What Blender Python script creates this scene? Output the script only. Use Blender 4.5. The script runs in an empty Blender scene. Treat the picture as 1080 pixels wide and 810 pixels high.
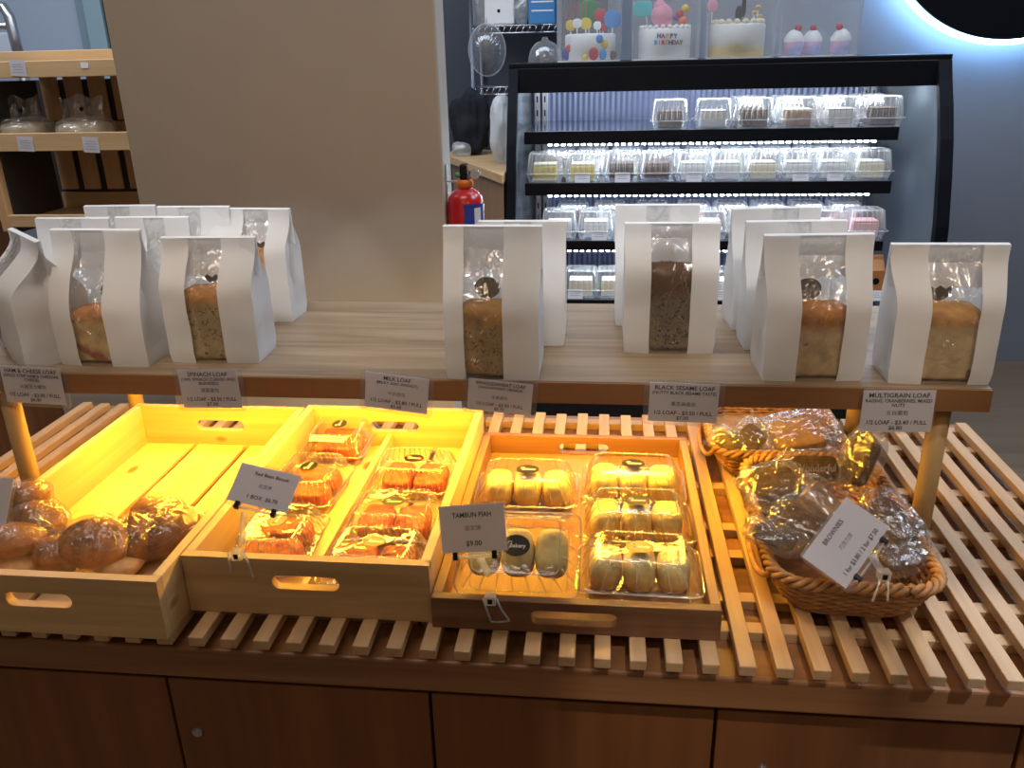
import bpy, bmesh, math, random
from mathutils import Vector, Matrix, noise as mnoise
PI = math.pi
scene = bpy.context.scene
COL = scene.collection
rng = random.Random(7)

# ------------------------------------------------------------------ camera model
F = 880.0; CAMZ = 1.5
_d = Vector((52., 2245., F)).normalized()
_y = Vector((100., -345., F)); _y = (_y - _d * _y.dot(_d)).normalized()
_x = _d.cross(_y).normalized()
if _x.x < 0: _x = -_x
CAM = Vector((0, 0, CAMZ))
def ray(px, py):
    r = Vector((px - 540, py - 405, F))
    return Vector((_x.dot(r), _y.dot(r), -_d.dot(r)))
def on_z(px, py, z):
    r = ray(px, py); return CAM + r * ((z - CAMZ) / r.z)
def on_y(px, py, y):
    r = ray(px, py); return CAM + r * (y / r.y)
def on_plane(px, py, p, n):
    r = ray(px, py); return CAM + r * ((Vector(p) - CAM).dot(n) / r.dot(n))
cam_d = bpy.data.cameras.new('camera'); cam = bpy.data.objects.new('camera', cam_d); COL.objects.link(cam)
cam_d.sensor_width = 36; cam_d.lens = F / 1080 * 36; cam_d.clip_start = .01
W = (_x, _y, -_d)
R = Matrix(((W[0].x, -W[0].y, -W[0].z), (W[1].x, -W[1].y, -W[1].z), (W[2].x, -W[2].y, -W[2].z)))
cam.matrix_world = Matrix.Translation(CAM) @ R.to_4x4()
scene.camera = cam

# ------------------------------------------------------------------ materials
def nt(name):
    m = bpy.data.materials.new(name); m.use_nodes = True
    t = m.node_tree; t.nodes.clear()
    o = t.nodes.new('ShaderNodeOutputMaterial')
    return m, t, o
def N(t, typ, **kw):
    n = t.nodes.new('ShaderNode' + typ)
    for k, v in kw.items():
        if k in n.inputs: n.inputs[k].default_value = v
        else: setattr(n, k, v)
    return n
def L(t, a, ao, b, bi): t.links.new(a.outputs[ao], b.inputs[bi])
def c4(c): return (c[0], c[1], c[2], 1)
def plain(name, c, rough=.5, metal=0, noise=0, nscale=40, bump=0, spec=.5, sss=0, coat=0):
    m, t, o = nt(name)
    b = N(t, 'BsdfPrincipled', Roughness=rough, Metallic=metal); b.inputs['Base Color'].default_value = c4(c)
    b.inputs['Specular IOR Level'].default_value = spec
    if coat: b.inputs['Coat Weight'].default_value = coat
    if sss:
        b.inputs['Subsurface Weight'].default_value = sss; b.inputs['Subsurface Radius'].default_value = (.01, .006, .003); b.inputs['Subsurface Scale'].default_value = .3
    if noise or bump:
        tc = N(t, 'TexCoord'); nz = N(t, 'TexNoise', Scale=nscale, Detail=4.)
        L(t, tc, 'Object', nz, 'Vector')
        if noise:
            r = N(t, 'ValToRGB'); r.color_ramp.elements[0].position = .3; r.color_ramp.elements[1].position = .7
            r.color_ramp.elements[0].color = c4([x * (1 - noise) for x in c]); r.color_ramp.elements[1].color = c4([min(1, x * (1 + noise * .6)) for x in c])
            L(t, nz, 'Fac', r, 'Fac'); L(t, r, 'Color', b, 'Base Color')
        if bump:
            bp = N(t, 'Bump', Strength=bump, Distance=.003); L(t, nz, 'Fac', bp, 'Height'); L(t, bp, 'Normal', b, 'Normal')
    L(t, b, 'BSDF', o, 'Surface'); return m
def wood(name, c1, c2, axis=0, scale=1., rough=.45, knots=0, spec=.4, dark=None):
    m, t, o = nt(name)
    b = N(t, 'BsdfPrincipled', Roughness=rough); b.inputs['Specular IOR Level'].default_value = spec
    tc = N(t, 'TexCoord'); oi = N(t, 'ObjectInfo')
    ad = N(t, 'VectorMath', operation='ADD'); mul = N(t, 'VectorMath', operation='SCALE'); mul.inputs['Scale'].default_value = 5.
    cx = N(t, 'CombineXYZ'); L(t, oi, 'Random', cx, 'X'); L(t, oi, 'Random', cx, 'Y'); L(t, oi, 'Random', cx, 'Z')
    L(t, cx, 'Vector', mul, 'Vector'); L(t, tc, 'Object', ad, 0); L(t, mul, 'Vector', ad, 1)
    mp = N(t, 'Mapping'); s = [26 * scale] * 3; s[axis] = 1.6 * scale; mp.inputs['Scale'].default_value = s
    L(t, ad, 'Vector', mp, 'Vector')
    n1 = N(t, 'TexNoise', Scale=1.1, Detail=5., Distortion=1.2); L(t, mp, 'Vector', n1, 'Vector')
    mp2 = N(t, 'Mapping'); s2 = [160 * scale] * 3; s2[axis] = 5 * scale; mp2.inputs['Scale'].default_value = s2; L(t, ad, 'Vector', mp2, 'Vector')
    n2 = N(t, 'TexNoise', Scale=1., Detail=3.); L(t, mp2, 'Vector', n2, 'Vector')
    mx = N(t, 'Math', operation='MULTIPLY_ADD'); mx.inputs[1].default_value = .35; L(t, n2, 'Fac', mx, 0); L(t, n1, 'Fac', mx, 2)
    r = N(t, 'ValToRGB'); e = r.color_ramp.elements
    e[0].position = .42; e[0].color = c4(c2); e[1].position = .86; e[1].color = c4(c1)
    L(t, mx, 'Value', r, 'Fac')
    last = r
    if knots:
        vo = N(t, 'TexVoronoi', Scale=knots); mp3 = N(t, 'Mapping'); s3 = [1.6] * 3; s3[axis] = .8; mp3.inputs['Scale'].default_value = s3
        L(t, ad, 'Vector', mp3, 'Vector'); L(t, mp3, 'Vector', vo, 'Vector')
        kr = N(t, 'ValToRGB'); kr.color_ramp.elements[0].position = .06; kr.color_ramp.elements[0].color = (1, 1, 1, 1); kr.color_ramp.elements[1].position = .11; kr.color_ramp.elements[1].color = (0, 0, 0, 1)
        L(t, vo, 'Distance', kr, 'Fac')
        mk = N(t, 'Mix', data_type='RGBA'); L(t, kr, 'Color', mk, 0); L(t, r, 'Color', mk, 6); mk.inputs[7].default_value = c4(dark or [x * .35 for x in c2])
        t.links.new(mk.outputs[2], b.inputs['Base Color'])
    else:
        L(t, r, 'Color', b, 'Base Color')
    bp = N(t, 'Bump', Strength=.12, Distance=.001); L(t, mx, 'Value', bp, 'Height'); L(t, bp, 'Normal', b, 'Normal')
    L(t, b, 'BSDF', o, 'Surface'); return m
def clear(name, tint=(.97, .97, .97), base=.035, edge=.5, rough=.06, bump=0, bscale=60, power=3., haze=0., gcol=(1, 1, 1), bdist=.004):
    """thin clear film or moulded plastic: mostly transmitting, reflecting more at grazing angles"""
    m, t, o = nt(name)
    tr = N(t, 'BsdfTransparent'); tr.inputs['Color'].default_value = c4(tint)
    g = N(t, 'BsdfGlossy', Roughness=rough); g.inputs['Color'].default_value = c4(gcol)
    lw = N(t, 'LayerWeight', Blend=.5)
    pw = N(t, 'Math', operation='POWER'); pw.inputs[1].default_value = power; L(t, lw, 'Facing', pw, 0)
    ma = N(t, 'Math', operation='MULTIPLY_ADD'); ma.inputs[1].default_value = edge; ma.inputs[2].default_value = base; L(t, pw, 'Value', ma, 0)
    mix = N(t, 'MixShader'); L(t, ma, 'Value', mix, 'Fac'); L(t, tr, 'BSDF', mix, 1); L(t, g, 'BSDF', mix, 2)
    if bump:
        tc = N(t, 'TexCoord'); nz = N(t, 'TexNoise', Scale=bscale, Detail=3., Distortion=1.5); L(t, tc, 'Object', nz, 'Vector')
        bp = N(t, 'Bump', Strength=bump, Distance=bdist); L(t, nz, 'Fac', bp, 'Height'); L(t, bp, 'Normal', g, 'Normal'); L(t, bp, 'Normal', lw, 'Normal')
    out = mix
    if haze:
        df = N(t, 'BsdfDiffuse'); df.inputs['Color'].default_value = (.9, .9, .9, 1)
        tl = N(t, 'BsdfTranslucent'); tl.inputs['Color'].default_value = (.9, .9, .9, 1)
        ad = N(t, 'MixShader', Fac=.5); L(t, df, 'BSDF', ad, 1); L(t, tl, 'BSDF', ad, 2)
        m2 = N(t, 'MixShader', Fac=haze); L(t, mix, 'Shader', m2, 1); L(t, ad, 'Shader', m2, 2); out = m2
    t.links.new(out.outputs[0], o.inputs['Surface']); return m
def paper(name, c=(.90, .90, .90), trans=.32, rough=.7):
    m, t, o = nt(name)
    b = N(t, 'BsdfPrincipled', Roughness=rough); b.inputs['Base Color'].default_value = c4(c); b.inputs['Specular IOR Level'].default_value = .25
    tl = N(t, 'BsdfTranslucent'); tl.inputs['Color'].default_value = c4([x * .95 for x in c])
    mx = N(t, 'MixShader', Fac=trans); L(t, b, 'BSDF', mx, 1); L(t, tl, 'BSDF', mx, 2)
    tc = N(t, 'TexCoord'); nz = N(t, 'TexNoise', Scale=24., Detail=4., Distortion=.8); nz.noise_type = 'RIDGED_MULTIFRACTAL'; L(t, tc, 'Object', nz, 'Vector')
    bp = N(t, 'Bump', Strength=.35, Distance=.0016); L(t, nz, 'Fac', bp, 'Height'); L(t, bp, 'Normal', b, 'Normal')
    L(t, mx, 'Shader', o, 'Surface'); return m
def emit(name, c, s):
    m, t, o = nt(name); e = N(t, 'Emission', Strength=s); e.inputs['Color'].default_value = c4(c); L(t, e, 'Emission', o, 'Surface'); return m
def bread(name, crust, crumb, zsplit=.8, speck=None, speckscale=90, swirl=None, speckamt=.62, soft=.08):
    """bread: crust above a wavering height of its own height, crumb below, with bits baked in"""
    m, t, o = nt(name)
    b = N(t, 'BsdfPrincipled', Roughness=.6); b.inputs['Specular IOR Level'].default_value = .3
    tc = N(t, 'TexCoord'); sp = N(t, 'SeparateXYZ'); L(t, tc, 'Generated', sp, 'Vector')
    nz = N(t, 'TexNoise', Scale=28., Detail=3.); L(t, tc, 'Object', nz, 'Vector')
    ma = N(t, 'Math', operation='MULTIPLY_ADD'); ma.inputs[1].default_value = .3; L(t, nz, 'Fac', ma, 0); L(t, sp, 'Z', ma, 2)
    r = N(t, 'ValToRGB'); e = r.color_ramp.elements
    e[0].position = zsplit + .15 - soft; e[0].color = (0, 0, 0, 1); e[1].position = zsplit + .15 + soft; e[1].color = (1, 1, 1, 1)
    L(t, ma, 'Value', r, 'Fac')
    n2 = N(t, 'TexNoise', Scale=70., Detail=5.); L(t, tc, 'Object', n2, 'Vector')
    r2 = N(t, 'ValToRGB'); r2.color_ramp.elements[0].position = .3; r2.color_ramp.elements[1].position = .72
    r2.color_ramp.elements[0].color = c4([x * .72 for x in crumb]); r2.color_ramp.elements[1].color = c4([min(1, x * 1.15) for x in crumb]); L(t, n2, 'Fac', r2, 'Fac')
    base = r2.outputs['Color']
    if speck:
        n3 = N(t, 'TexNoise', Scale=speckscale, Detail=1.); L(t, tc, 'Object', n3, 'Vector')
        r3 = N(t, 'ValToRGB'); r3.color_ramp.elements[0].position = speckamt; r3.color_ramp.elements[1].position = speckamt + .05; L(t, n3, 'Fac', r3, 'Fac')
        mk = N(t, 'Mix', data_type='RGBA'); L(t, r3, 'Color', mk, 0); t.links.new(base, mk.inputs[6]); mk.inputs[7].default_value = c4(speck); base = mk.outputs[2]
    if swirl:
        wv = N(t, 'TexWave', Scale=9., Distortion=9., Detail=2.); wv.inputs['Detail Scale'].default_value = 1.3; wv.bands_direction = 'Z'; L(t, tc, 'Object', wv, 'Vector')
        r4 = N(t, 'ValToRGB'); r4.color_ramp.elements[0].position = .8; r4.color_ramp.elements[1].position = .97; L(t, wv, 'Fac', r4, 'Fac')
        mk = N(t, 'Mix', data_type='RGBA'); L(t, r4, 'Color', mk, 0); t.links.new(base, mk.inputs[6]); mk.inputs[7].default_value = c4(swirl); base = mk.outputs[2]
    n5 = N(t, 'TexNoise', Scale=45., Detail=4.); L(t, tc, 'Object', n5, 'Vector')
    r5 = N(t, 'ValToRGB'); r5.color_ramp.elements[0].position = .32; r5.color_ramp.elements[1].position = .7
    r5.color_ramp.elements[0].color = c4([x * .6 for x in crust]); r5.color_ramp.elements[1].color = c4([min(1, x * 1.35) for x in crust]); L(t, n5, 'Fac', r5, 'Fac')
    fin = N(t, 'Mix', data_type='RGBA'); L(t, r, 'Color', fin, 0); t.links.new(base, fin.inputs[6]); L(t, r5, 'Color', fin, 7)
    t.links.new(fin.outputs[2], b.inputs['Base Color'])
    bp = N(t, 'Bump', Strength=.5, Distance=.003); L(t, n2, 'Fac', bp, 'Height'); L(t, bp, 'Normal', b, 'Normal')
    L(t, b, 'BSDF', o, 'Surface'); return m

M = {}
M['shelf'] = wood('light_oak', (.36, .265, .172), (.165, .11, .065), 0, 1.3, .4)
M['post'] = wood('round_post_wood', (.50, .32, .14), (.40, .25, .10), 2, 1., .5)
M['pine'] = wood('pine_crate', (.70, .46, .23), (.46, .28, .12), 0, .8, .5, knots=9)
M['pine_y'] = wood('pine_crate_side', (.72, .50, .27), (.55, .36, .17), 1, .8, .5, knots=7)
M['acacia'] = wood('acacia_tray_shaded', (.24, .115, .055), (.14, .06, .027), 0, 1., .45)  # same wood toned darker: shade on the tray front is put into the colour
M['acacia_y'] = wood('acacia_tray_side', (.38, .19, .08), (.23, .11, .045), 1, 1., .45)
M['beech_y'] = wood('beech_slat', (.58, .36, .185), (.42, .25, .12), 1, .9, .42)
M['beech_x'] = wood('beech_batten', (.58, .36, .185), (.42, .25, .12), 0, .9, .45)
M['counter'] = wood('walnut_counter', (.33, .15, .062), (.15, .062, .024), 0, .55, .4)
M['door'] = wood('cabinet_veneer', (.255, .097, .032), (.17, .062, .019), 2, .5, .45)
M['rackwood'] = wood('bread_rack_pine', (.62, .42, .22), (.48, .30, .14), 0, .7, .5)
M['rackwood_z'] = wood('bread_rack_slat', (.66, .40, .20), (.50, .29, .13), 2, .7, .5)
M['paper'] = paper('white_bag_paper')
M['card'] = paper('price_card', (.72, .70, .74), .25)
M['cardwhite'] = paper('white_card', (.82, .82, .86), .25)
M['ink'] = plain('black_ink', (.03, .025, .03), .7)
M['greyink'] = plain('grey_ink', (.38, .38, .45), .7)
M['film'] = clear('window_film', (.95, .94, .92), .13, .45, .08, bump=.3, bscale=50)
M['wrap'] = clear('bread_wrap_film', (.96, .95, .93), .085, .5, .11, bump=.6, bscale=60, haze=.012)
M['pouch'] = clear('brownie_pouch_film', (.94, .93, .92), .17, .5, .16, bump=.6, bscale=60, haze=.07)
M['pet'] = clear('clear_clamshell', (.97, .965, .955), .075, .6, .07, bump=.3, bscale=40, haze=.01)
M['ribplastic'] = clear('clear_rib_edges', (.97, .96, .95), .22, .6, .12, haze=.14)
M['ribcool'] = clear('clear_rib_edges_cool', (.97, .98, 1.), .3, .6, .15, haze=.4)
M['petcool'] = clear('clear_cake_box', (.95, .96, .97), .12, .6, .12, haze=.16)
M['bagclear'] = clear('bread_bag_film', (.93, .94, .96), .16, .5, .16, bump=.6, bscale=40, haze=.16)
M['acrylic'] = clear('clear_acrylic', (.93, .94, .95), .16, .6, .08, haze=.28)
M['sleeve'] = clear('clear_card_sleeve', (.96, .95, .95), .035, .4, .12, haze=.05)
M['glass'] = clear('cabinet_side_glass', (.82, .88, .9), .10, .5, .03)
M['windowglass'] = clear('blue_grey_glass', (.9, .94, .97), .08, .5, .04)
M['black'] = plain('black_enamel', (.004, .005, .008), .3, spec=.25)
M['blackmatte'] = plain('black_cloth', (.006, .007, .012), .9, noise=.3)
M['sticker'] = plain('black_sticker', (.015, .012, .012), .35)
M['stickerback'] = plain('sticker_back', (.16, .13, .11), .6)
M['white'] = plain('white_gloss', (.8, .8, .8), .4)
M['metal'] = plain('brushed_steel', (.55, .57, .6), .3, .9)
M['darkmetal'] = plain('dark_steel', (.12, .14, .17), .4, .8)
M['chrome'] = plain('chrome', (.7, .7, .72), .15, 1.)
M['wallgrey'] = plain('blue_grey_wall', (.26, .29, .35), .7, noise=.04, nscale=3)
M['pillar'] = plain('beige_paint', (.52, .465, .39), .55, noise=.03, nscale=6, bump=.05)
M['red'] = plain('extinguisher_red', (.55, .012, .015), .25, coat=.5)
M['orange'] = plain('orange_plastic', (.8, .2, .03), .45)
M['blue'] = plain('blue_label', (.02, .05, .35), .45)
M['piah'] = plain('pale_pastry_skin', (.80, .66, .40), .6, noise=.22, nscale=55, bump=.4)
M['piahtop'] = bread('pastry_ball', (.88, .64, .28), (.80, .42, .10), .5, soft=.25)
M['bean'] = plain('orange_red_pastry', (.58, .10, .022), .5, noise=.55, nscale=90, bump=.9)
M['bun'] = bread('brown_bun', (.36, .165, .055), (.58, .38, .17), .40, soft=.2)
M['bunpale'] = bread('pale_bun', (.60, .42, .24), (.66, .46, .24), .5, soft=.2)
M['breadpale'] = plain('pale_white_bread', (.80, .66, .44), .6, noise=.2, nscale=30)
M['bundark'] = bread('dark_bun', (.24, .10, .035), (.40, .20, .08), .4, soft=.2)
M['wicker'] = plain('wicker_cane', (.46, .22, .075), .45, noise=.35, nscale=70)
M['brownie'] = plain('brownie', (.085, .036, .022), .7, noise=.5, nscale=120, bump=.8)
M['cream'] = plain('cream_icing', (.80, .72, .50), .6)
M['creamwhite'] = plain('white_icing', (.84, .84, .82), .5)
M['yellow'] = plain('yellow_cake', (.78, .60, .12), .6)
M['choc'] = plain('chocolate_cake', (.10, .045, .03), .6, noise=.3, nscale=90)
M['caramel'] = plain('caramel_cake', (.42, .24, .13), .6, noise=.3, nscale=60)
M['pink'] = plain('pink_cake', (.78, .42, .42), .6)
M['led'] = emit('white_led', (.80, .90, 1.), 52.)
M['halo'] = emit('halo_led', (.32, .60, 1.), 19.)
M['fridgeback'] = None
M['blackflat'] = plain('black_powder_coat', (.004, .005, .008), .55, spec=.1)
M['backdark'] = plain('dark_backing', (.035, .03, .028), .6)

# ------------------------------------------------------------------ mesh helpers
class MB:
    def __init__(s): s.bm = bmesh.new()
    def box(s, x0, x1, y0, y1, z0, z1, rot=None, piv=None):
        vs = [s.bm.verts.new((x, y, z)) for z in (z0, z1) for y in (y0, y1) for x in (x0, x1)]
        for f in ((0, 2, 3, 1), (4, 5, 7, 6), (0, 1, 5, 4), (2, 6, 7, 3), (0, 4, 6, 2), (1, 3, 7, 5)):
            s.bm.faces.new([vs[i] for i in f])
        if rot:
            p = Vector(piv or ((x0 + x1) / 2, (y0 + y1) / 2, (z0 + z1) / 2))
            for v in vs: v.co = rot @ (v.co - p) + p
        return s
    def loft(s, rings, cap0=False, cap1=False, closed=True):
        rows = [[s.bm.verts.new(p) for p in r] for r in rings]
        n = len(rings[0])
        for a, b in zip(rows, rows[1:]):
            for i in range(n if closed else n - 1):
                j = (i + 1) % n
                s.bm.faces.new((a[i], a[j], b[j], b[i]))
        if cap0: s.bm.faces.new(list(reversed(rows[0])))
        if cap1: s.bm.faces.new(rows[-1])
        return s
    def lathe(s, prof, c=(0, 0, 0), n=32, cap0=False, cap1=False, axis='Z', sx=1, sy=1):
        rings = []
        for r, z in prof:
            ring = []
            for i in range(n):
                a = 2 * PI * i / n; x, y = r * math.cos(a) * sx, r * math.sin(a) * sy
                p = {'Z': (x, y, z), 'Y': (x, z, -y), 'X': (z, x, y)}[axis]
                ring.append(Vector(p) + Vector(c))
            rings.append(ring)
        return s.loft(rings, cap0, cap1)
    def tube(s, pts, r, n=8, closed=False, cap=True):
        pts = [Vector(p) for p in pts]; m = len(pts); rings = []
        rr = r if isinstance(r, (list, tuple)) else [r] * m
        up = None
        for i, p in enumerate(pts):
            a = pts[(i - 1) % m] if (closed or i) else p; b = pts[(i + 1) % m] if (closed or i < m - 1) else p
            t = (b - a).normalized()
            if up is None: up = t.orthogonal().normalized()
            u = (up - t * up.dot(t))
            u = u.normalized() if u.length > 1e-6 else t.orthogonal().normalized()
            up = u; w = t.cross(u)
            rings.append([p + (u * math.cos(2 * PI * k / n) + w * math.sin(2 * PI * k / n)) * rr[i] for k in range(n)])
        if closed: rings.append(rings[0])
        return s.loft(rings, cap and not closed, cap and not closed)
    def blob(s, c, rx, ry, rz, e=2., n=28, m=18, rough=0, seed=0, rot=None, nscale=30, flat=-1.):
        rows = []
        def pw(v): return math.copysign(abs(v) ** (2 / e), v)
        for j in range(m + 1):
            th = -PI / 2 + PI * j / m
            row = []
            for i in range(n):
                ph = 2 * PI * i / n
                v = Vector((rx * pw(math.cos(th)) * pw(math.cos(ph)), ry * pw(math.cos(th)) * pw(math.sin(ph)), rz * max(flat, pw(math.sin(th)))))
                if rough:
                    k = mnoise.noise(v * nscale + Vector((seed * 3.1, seed, 0)))
                    v *= 1 + rough * k
                if rot: v = rot @ v
                row.append(v + Vector(c))
            rows.append(row)
        return s.loft(rows, True, True)
    def build(s, name, mat, parent=None, smooth=False, bevel=0, loc=(0, 0, 0), subsurf=0, weld=True, seg=2):
        if weld: bmesh.ops.remove_doubles(s.bm, verts=s.bm.verts, dist=1e-6)
        bmesh.ops.recalc_face_normals(s.bm, faces=s.bm.faces)
        me = bpy.data.meshes.new(name); s.bm.to_mesh(me); s.bm.free()
        if mat: me.materials.append(mat)
        if smooth:
            for p in me.polygons: p.use_smooth = True
        o = bpy.data.objects.new(name, me); COL.objects.link(o); o.location = loc
        if parent: o.parent = parent
        if bevel:
            b = o.modifiers.new('bevel', 'BEVEL'); b.width = bevel; b.segments = seg; b.limit_method = 'ANGLE'; b.angle_limit = .6
        if subsurf:
            u = o.modifiers.new('sub', 'SUBSURF'); u.levels = subsurf; u.render_levels = subsurf
        return o
def tag(o, label, cat, group=None):
    o['label'] = label; o['category'] = cat
    if group: o['group'] = group
    return o
def thing(name, label, cat, loc=(0, 0, 0), rot=(0, 0, 0), group=None):
    o = bpy.data.objects.new(name, None); COL.objects.link(o); o.location = loc; o.rotation_euler = rot; o.empty_display_size = .02
    return tag(o, label, cat, group)
def struct(o): o['kind'] = 'structure'; return o
def dup(root, loc, rot, label, group=None):
    def rec(o, par):
        c = o.copy(); COL.objects.link(c)
        if par: c.parent = par
        for ch in list(o.children): rec(ch, c)
        return c
    r = rec(root, None); r.location = loc; r.rotation_euler = rot; r['label'] = label
    if group: r['group'] = group
    return r
def rrect(w, d, r, n=96):
    """rounded rectangle as (point, outward normal) pairs, counter-clockwise"""
    segs = [((w / 2 - r, -d / 2 + r), -PI / 2), ((w / 2 - r, d / 2 - r), 0), ((-w / 2 + r, d / 2 - r), PI / 2), ((-w / 2 + r, -d / 2 + r), PI)]
    dense = []
    for k, (c, a0) in enumerate(segs):
        for i in range(13):
            a = a0 + PI / 2 * i / 12
            dense.append((Vector((c[0] + r * math.cos(a), c[1] + r * math.sin(a))), Vector((math.cos(a), math.sin(a)))))
    P = dense + [dense[0]]
    ln = [0]
    for a, b in zip(P, P[1:]): ln.append(ln[-1] + (b[0] - a[0]).length)
    out = []; j = 0
    for i in range(n):
        s = ln[-1] * i / n
        while ln[j + 1] < s: j += 1
        f = (s - ln[j]) / max(1e-9, ln[j + 1] - ln[j])
        out.append((P[j][0].lerp(P[j + 1][0], f), P[j][1].lerp(P[j + 1][1], f).normalized()))
    return out
_txt = {}
def text_verts(s, size, align='CENTER', bold=0, shear=0):
    cu = bpy.data.curves.new('t', 'FONT'); cu.body = s; cu.size = size; cu.align_x = align; cu.align_y = 'CENTER'; cu.offset = bold; cu.shear = shear; cu.resolution_u = 2
    o = bpy.data.objects.new('t', cu); COL.objects.link(o)
    dg = bpy.context.evaluated_depsgraph_get(); me = bpy.data.meshes.new_from_object(o.evaluated_get(dg))
    vs = [v.co.copy() for v in me.vertices]; fs = [list(p.vertices) for p in me.polygons]
    bpy.data.objects.remove(o); bpy.data.curves.remove(cu); bpy.data.meshes.remove(me)
    return vs, fs
def printed(lines, parent, mat, name='printed_text', xf=None):
    """lines: (string, x, z, size, bold, maxwidth); laid flat in local XZ facing -Y"""
    bm = bmesh.new()
    for s, x, z, size, bold, mw in lines:
        vs, fs = text_verts(s, size, bold=bold)
        if not vs: continue
        wd = max(v.x for v in vs) - min(v.x for v in vs); k = min(1, mw / wd) if mw else 1
        bv = [bm.verts.new((x + v.x * k, 0, z + v.y)) for v in vs]
        for f in fs:
            try: bm.faces.new([bv[i] for i in f])
            except ValueError: pass
    if xf:
        for v in bm.verts: v.co = xf @ v.co
    me = bpy.data.meshes.new(name); bm.to_mesh(me); bm.free(); me.materials.append(mat)
    o = bpy.data.objects.new(name, me); COL.objects.link(o); o.parent = parent
    return o
def ruled(k, w=.036, z0=.012, n=3, dz=.0075, y=-.0009):
    mb = MB()
    for i in range(n): mb.box(-w / 2 * (1 - .2 * (i % 2)), w / 2 * (1 - .2 * (i % 2)), y, y + .0003, z0 + dz * i, z0 + dz * i + .0016)
    return mb.build('print_lines', M['greyink'], k)
def rot3(rx, ry, rz):
    return Matrix.Rotation(rz, 3, 'Z') @ Matrix.Rotation(ry, 3, 'Y') @ Matrix.Rotation(rx, 3, 'X')

# ------------------------------------------------------------------ setting
FZ = plain('floor_vinyl', (.30, .25, .20), .45)
M['floor'] = wood('floor_plank', (.28, .195, .125), (.20, .135, .085), 0, .25, .4)
struct(MB().box(-4, 4.5, -1.5, 4.35, -.05, 0).build('floor', M['floor']))
struct(MB().box(-4, 4.5, 4.25, 4.35, 0, 3.2).build('wall_back', M['wallgrey']))
struct(MB().box(-4.1, -4, -1.5, 4.35, 0, 3.2).build('wall_left', M['wallgrey']))
struct(MB().box(4.5, 4.6, -1.5, 4.35, 0, 3.2).build('wall_right', M['wallgrey']))
PX0 = on_y(107, 0, 1.9).x; PX1 = -.362
struct(MB().box(PX0, PX1, 1.9, 2.0, 0, 3.2).build('wall_pillar', M['pillar'], bevel=.006))
# glazed window far left behind the bread rack
a, b = on_y(-70, 120, 4.2), on_y(86, 10, 4.2)
M['pane'] = plain('frosted_pane', (.38, .46, .58), .25)
struct(MB().box(a.x, b.x, 4.18, 4.2, .9, 2.4).build('window_1', M['pane']))
fr = struct(MB().box(b.x, b.x + .05, 4.15, 4.2, .8, 2.5).build('trim_1', plain('teal_frame', (.20, .30, .36), .4), bevel=.004))
struct(MB().box(b.x + .05, b.x + .14, 4.13, 4.2, .8, 2.5).build('trim_2', plain('teal_frame_inner', (.28, .40, .46), .4), bevel=.004))
struct(MB().box(b.x + .14, b.x + .24, 4.15, 4.2, .0, 2.5).build('trim_3', M['black'], bevel=.004))

# ------------------------------------------------------------------ display island: cabinet, worktop, slatted racks, raised shelf
ZR = .93; ZC = .906; YF = .700
cab = thing('display_cabinet', 'low brown wood veneer cabinet with flush doors under the slatted racks', 'cabinet', (0, 0, 0))
MB().box(-.955, .60, .74, 1.36, 0.0, .862).build('body', M['door'], cab)
xs = [-.955, -.797, -.489, -.182, .129, .438, .60]
for i, (xa, xb) in enumerate(zip(xs, xs[1:])):
    d = MB().box(xa + .0018, xb - .0018, .719, .739, .06, .846).build('door', M['door'], cab, bevel=.0015)
    if i in (2, 4):
        p = on_y(209 if i == 2 else 804, 771 if i == 2 else 812, .719)
        MB().lathe([(0, -.004), (.0045, -.004), (.005, -.003), (.0062, -.003), (.0068, -.0015), (.0068, .002), (0, .002)], (p.x, .719, p.z), 20, axis='Y').build('cam_lock', M['metal'], d, smooth=False)
wt = MB().box(-.965, .615, YF, 1.36, .866, ZC).build('worktop', M['counter'], bevel=.003)
tag(wt, 'thick brown wooden worktop slab on the cabinet beneath the slatted racks', 'worktop')

def slat_rack(name, x0, xs_, x1, label, battens):
    r = thing(name, label, 'rack', ((x0 + x1) / 2, .69, ZC), group=None); cx = (x0 + x1) / 2
    for x in xs_:
        MB().box(x - .0085 - cx, x + .0085 - cx, 0, .625 + rng.uniform(-.004, .004), .012, .024).build('slat', M['beech_y'], r, bevel=.0012)
    for y in battens:
        MB().box(x0 - cx, x1 - cx, y - .69, y + .018 - .69, 0.0, .012).build('batten', M['beech_x'], r, bevel=.001)
    return r
slat_rack('slatted_rack', -.196, [-.1737 + .0361 * k for k in range(22)], .60, 'slatted pale wooden rack holding the shallow tray and the wicker baskets', [.76, .815, .905, .97, 1.083, 1.226, 1.30])
slat_rack('slatted_rack', -.945, [-.2095 - .0361 * k for k in range(21)], -.2, 'slatted pale wooden rack under the two deep pine crates', [.76, .815, .905, .97, 1.083, 1.226, 1.30])

sh = thing('display_shelf', 'raised light oak shelf on round posts carrying the paper loaf bags', 'shelf', (0, 0, ZC))
ZS = 1.16
MB().box(-.80, .415, .8735, 1.191, ZS - .026 - ZC, ZS - ZC).build('shelf_board', M['shelf'], sh, bevel=.001)
MB().box(-.80, .415, .871, .8735, ZS - .026 - ZC, ZS - ZC - .0012).build('edge_band', wood('brown_edge_band', (.27, .125, .05), (.20, .09, .035), 0, .8, .45), sh)
for (x, y) in ((-.745, .905), (-.741, 1.165), (.377, .90), (.370, 1.165)):
    # posts stand between slats on the worktop
    MB().lathe([(.0115, 0), (.0115, ZS - .026 - ZC)], (x, y, 0), 24, True, True).build('post', M['post'], sh, smooth=True)

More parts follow.
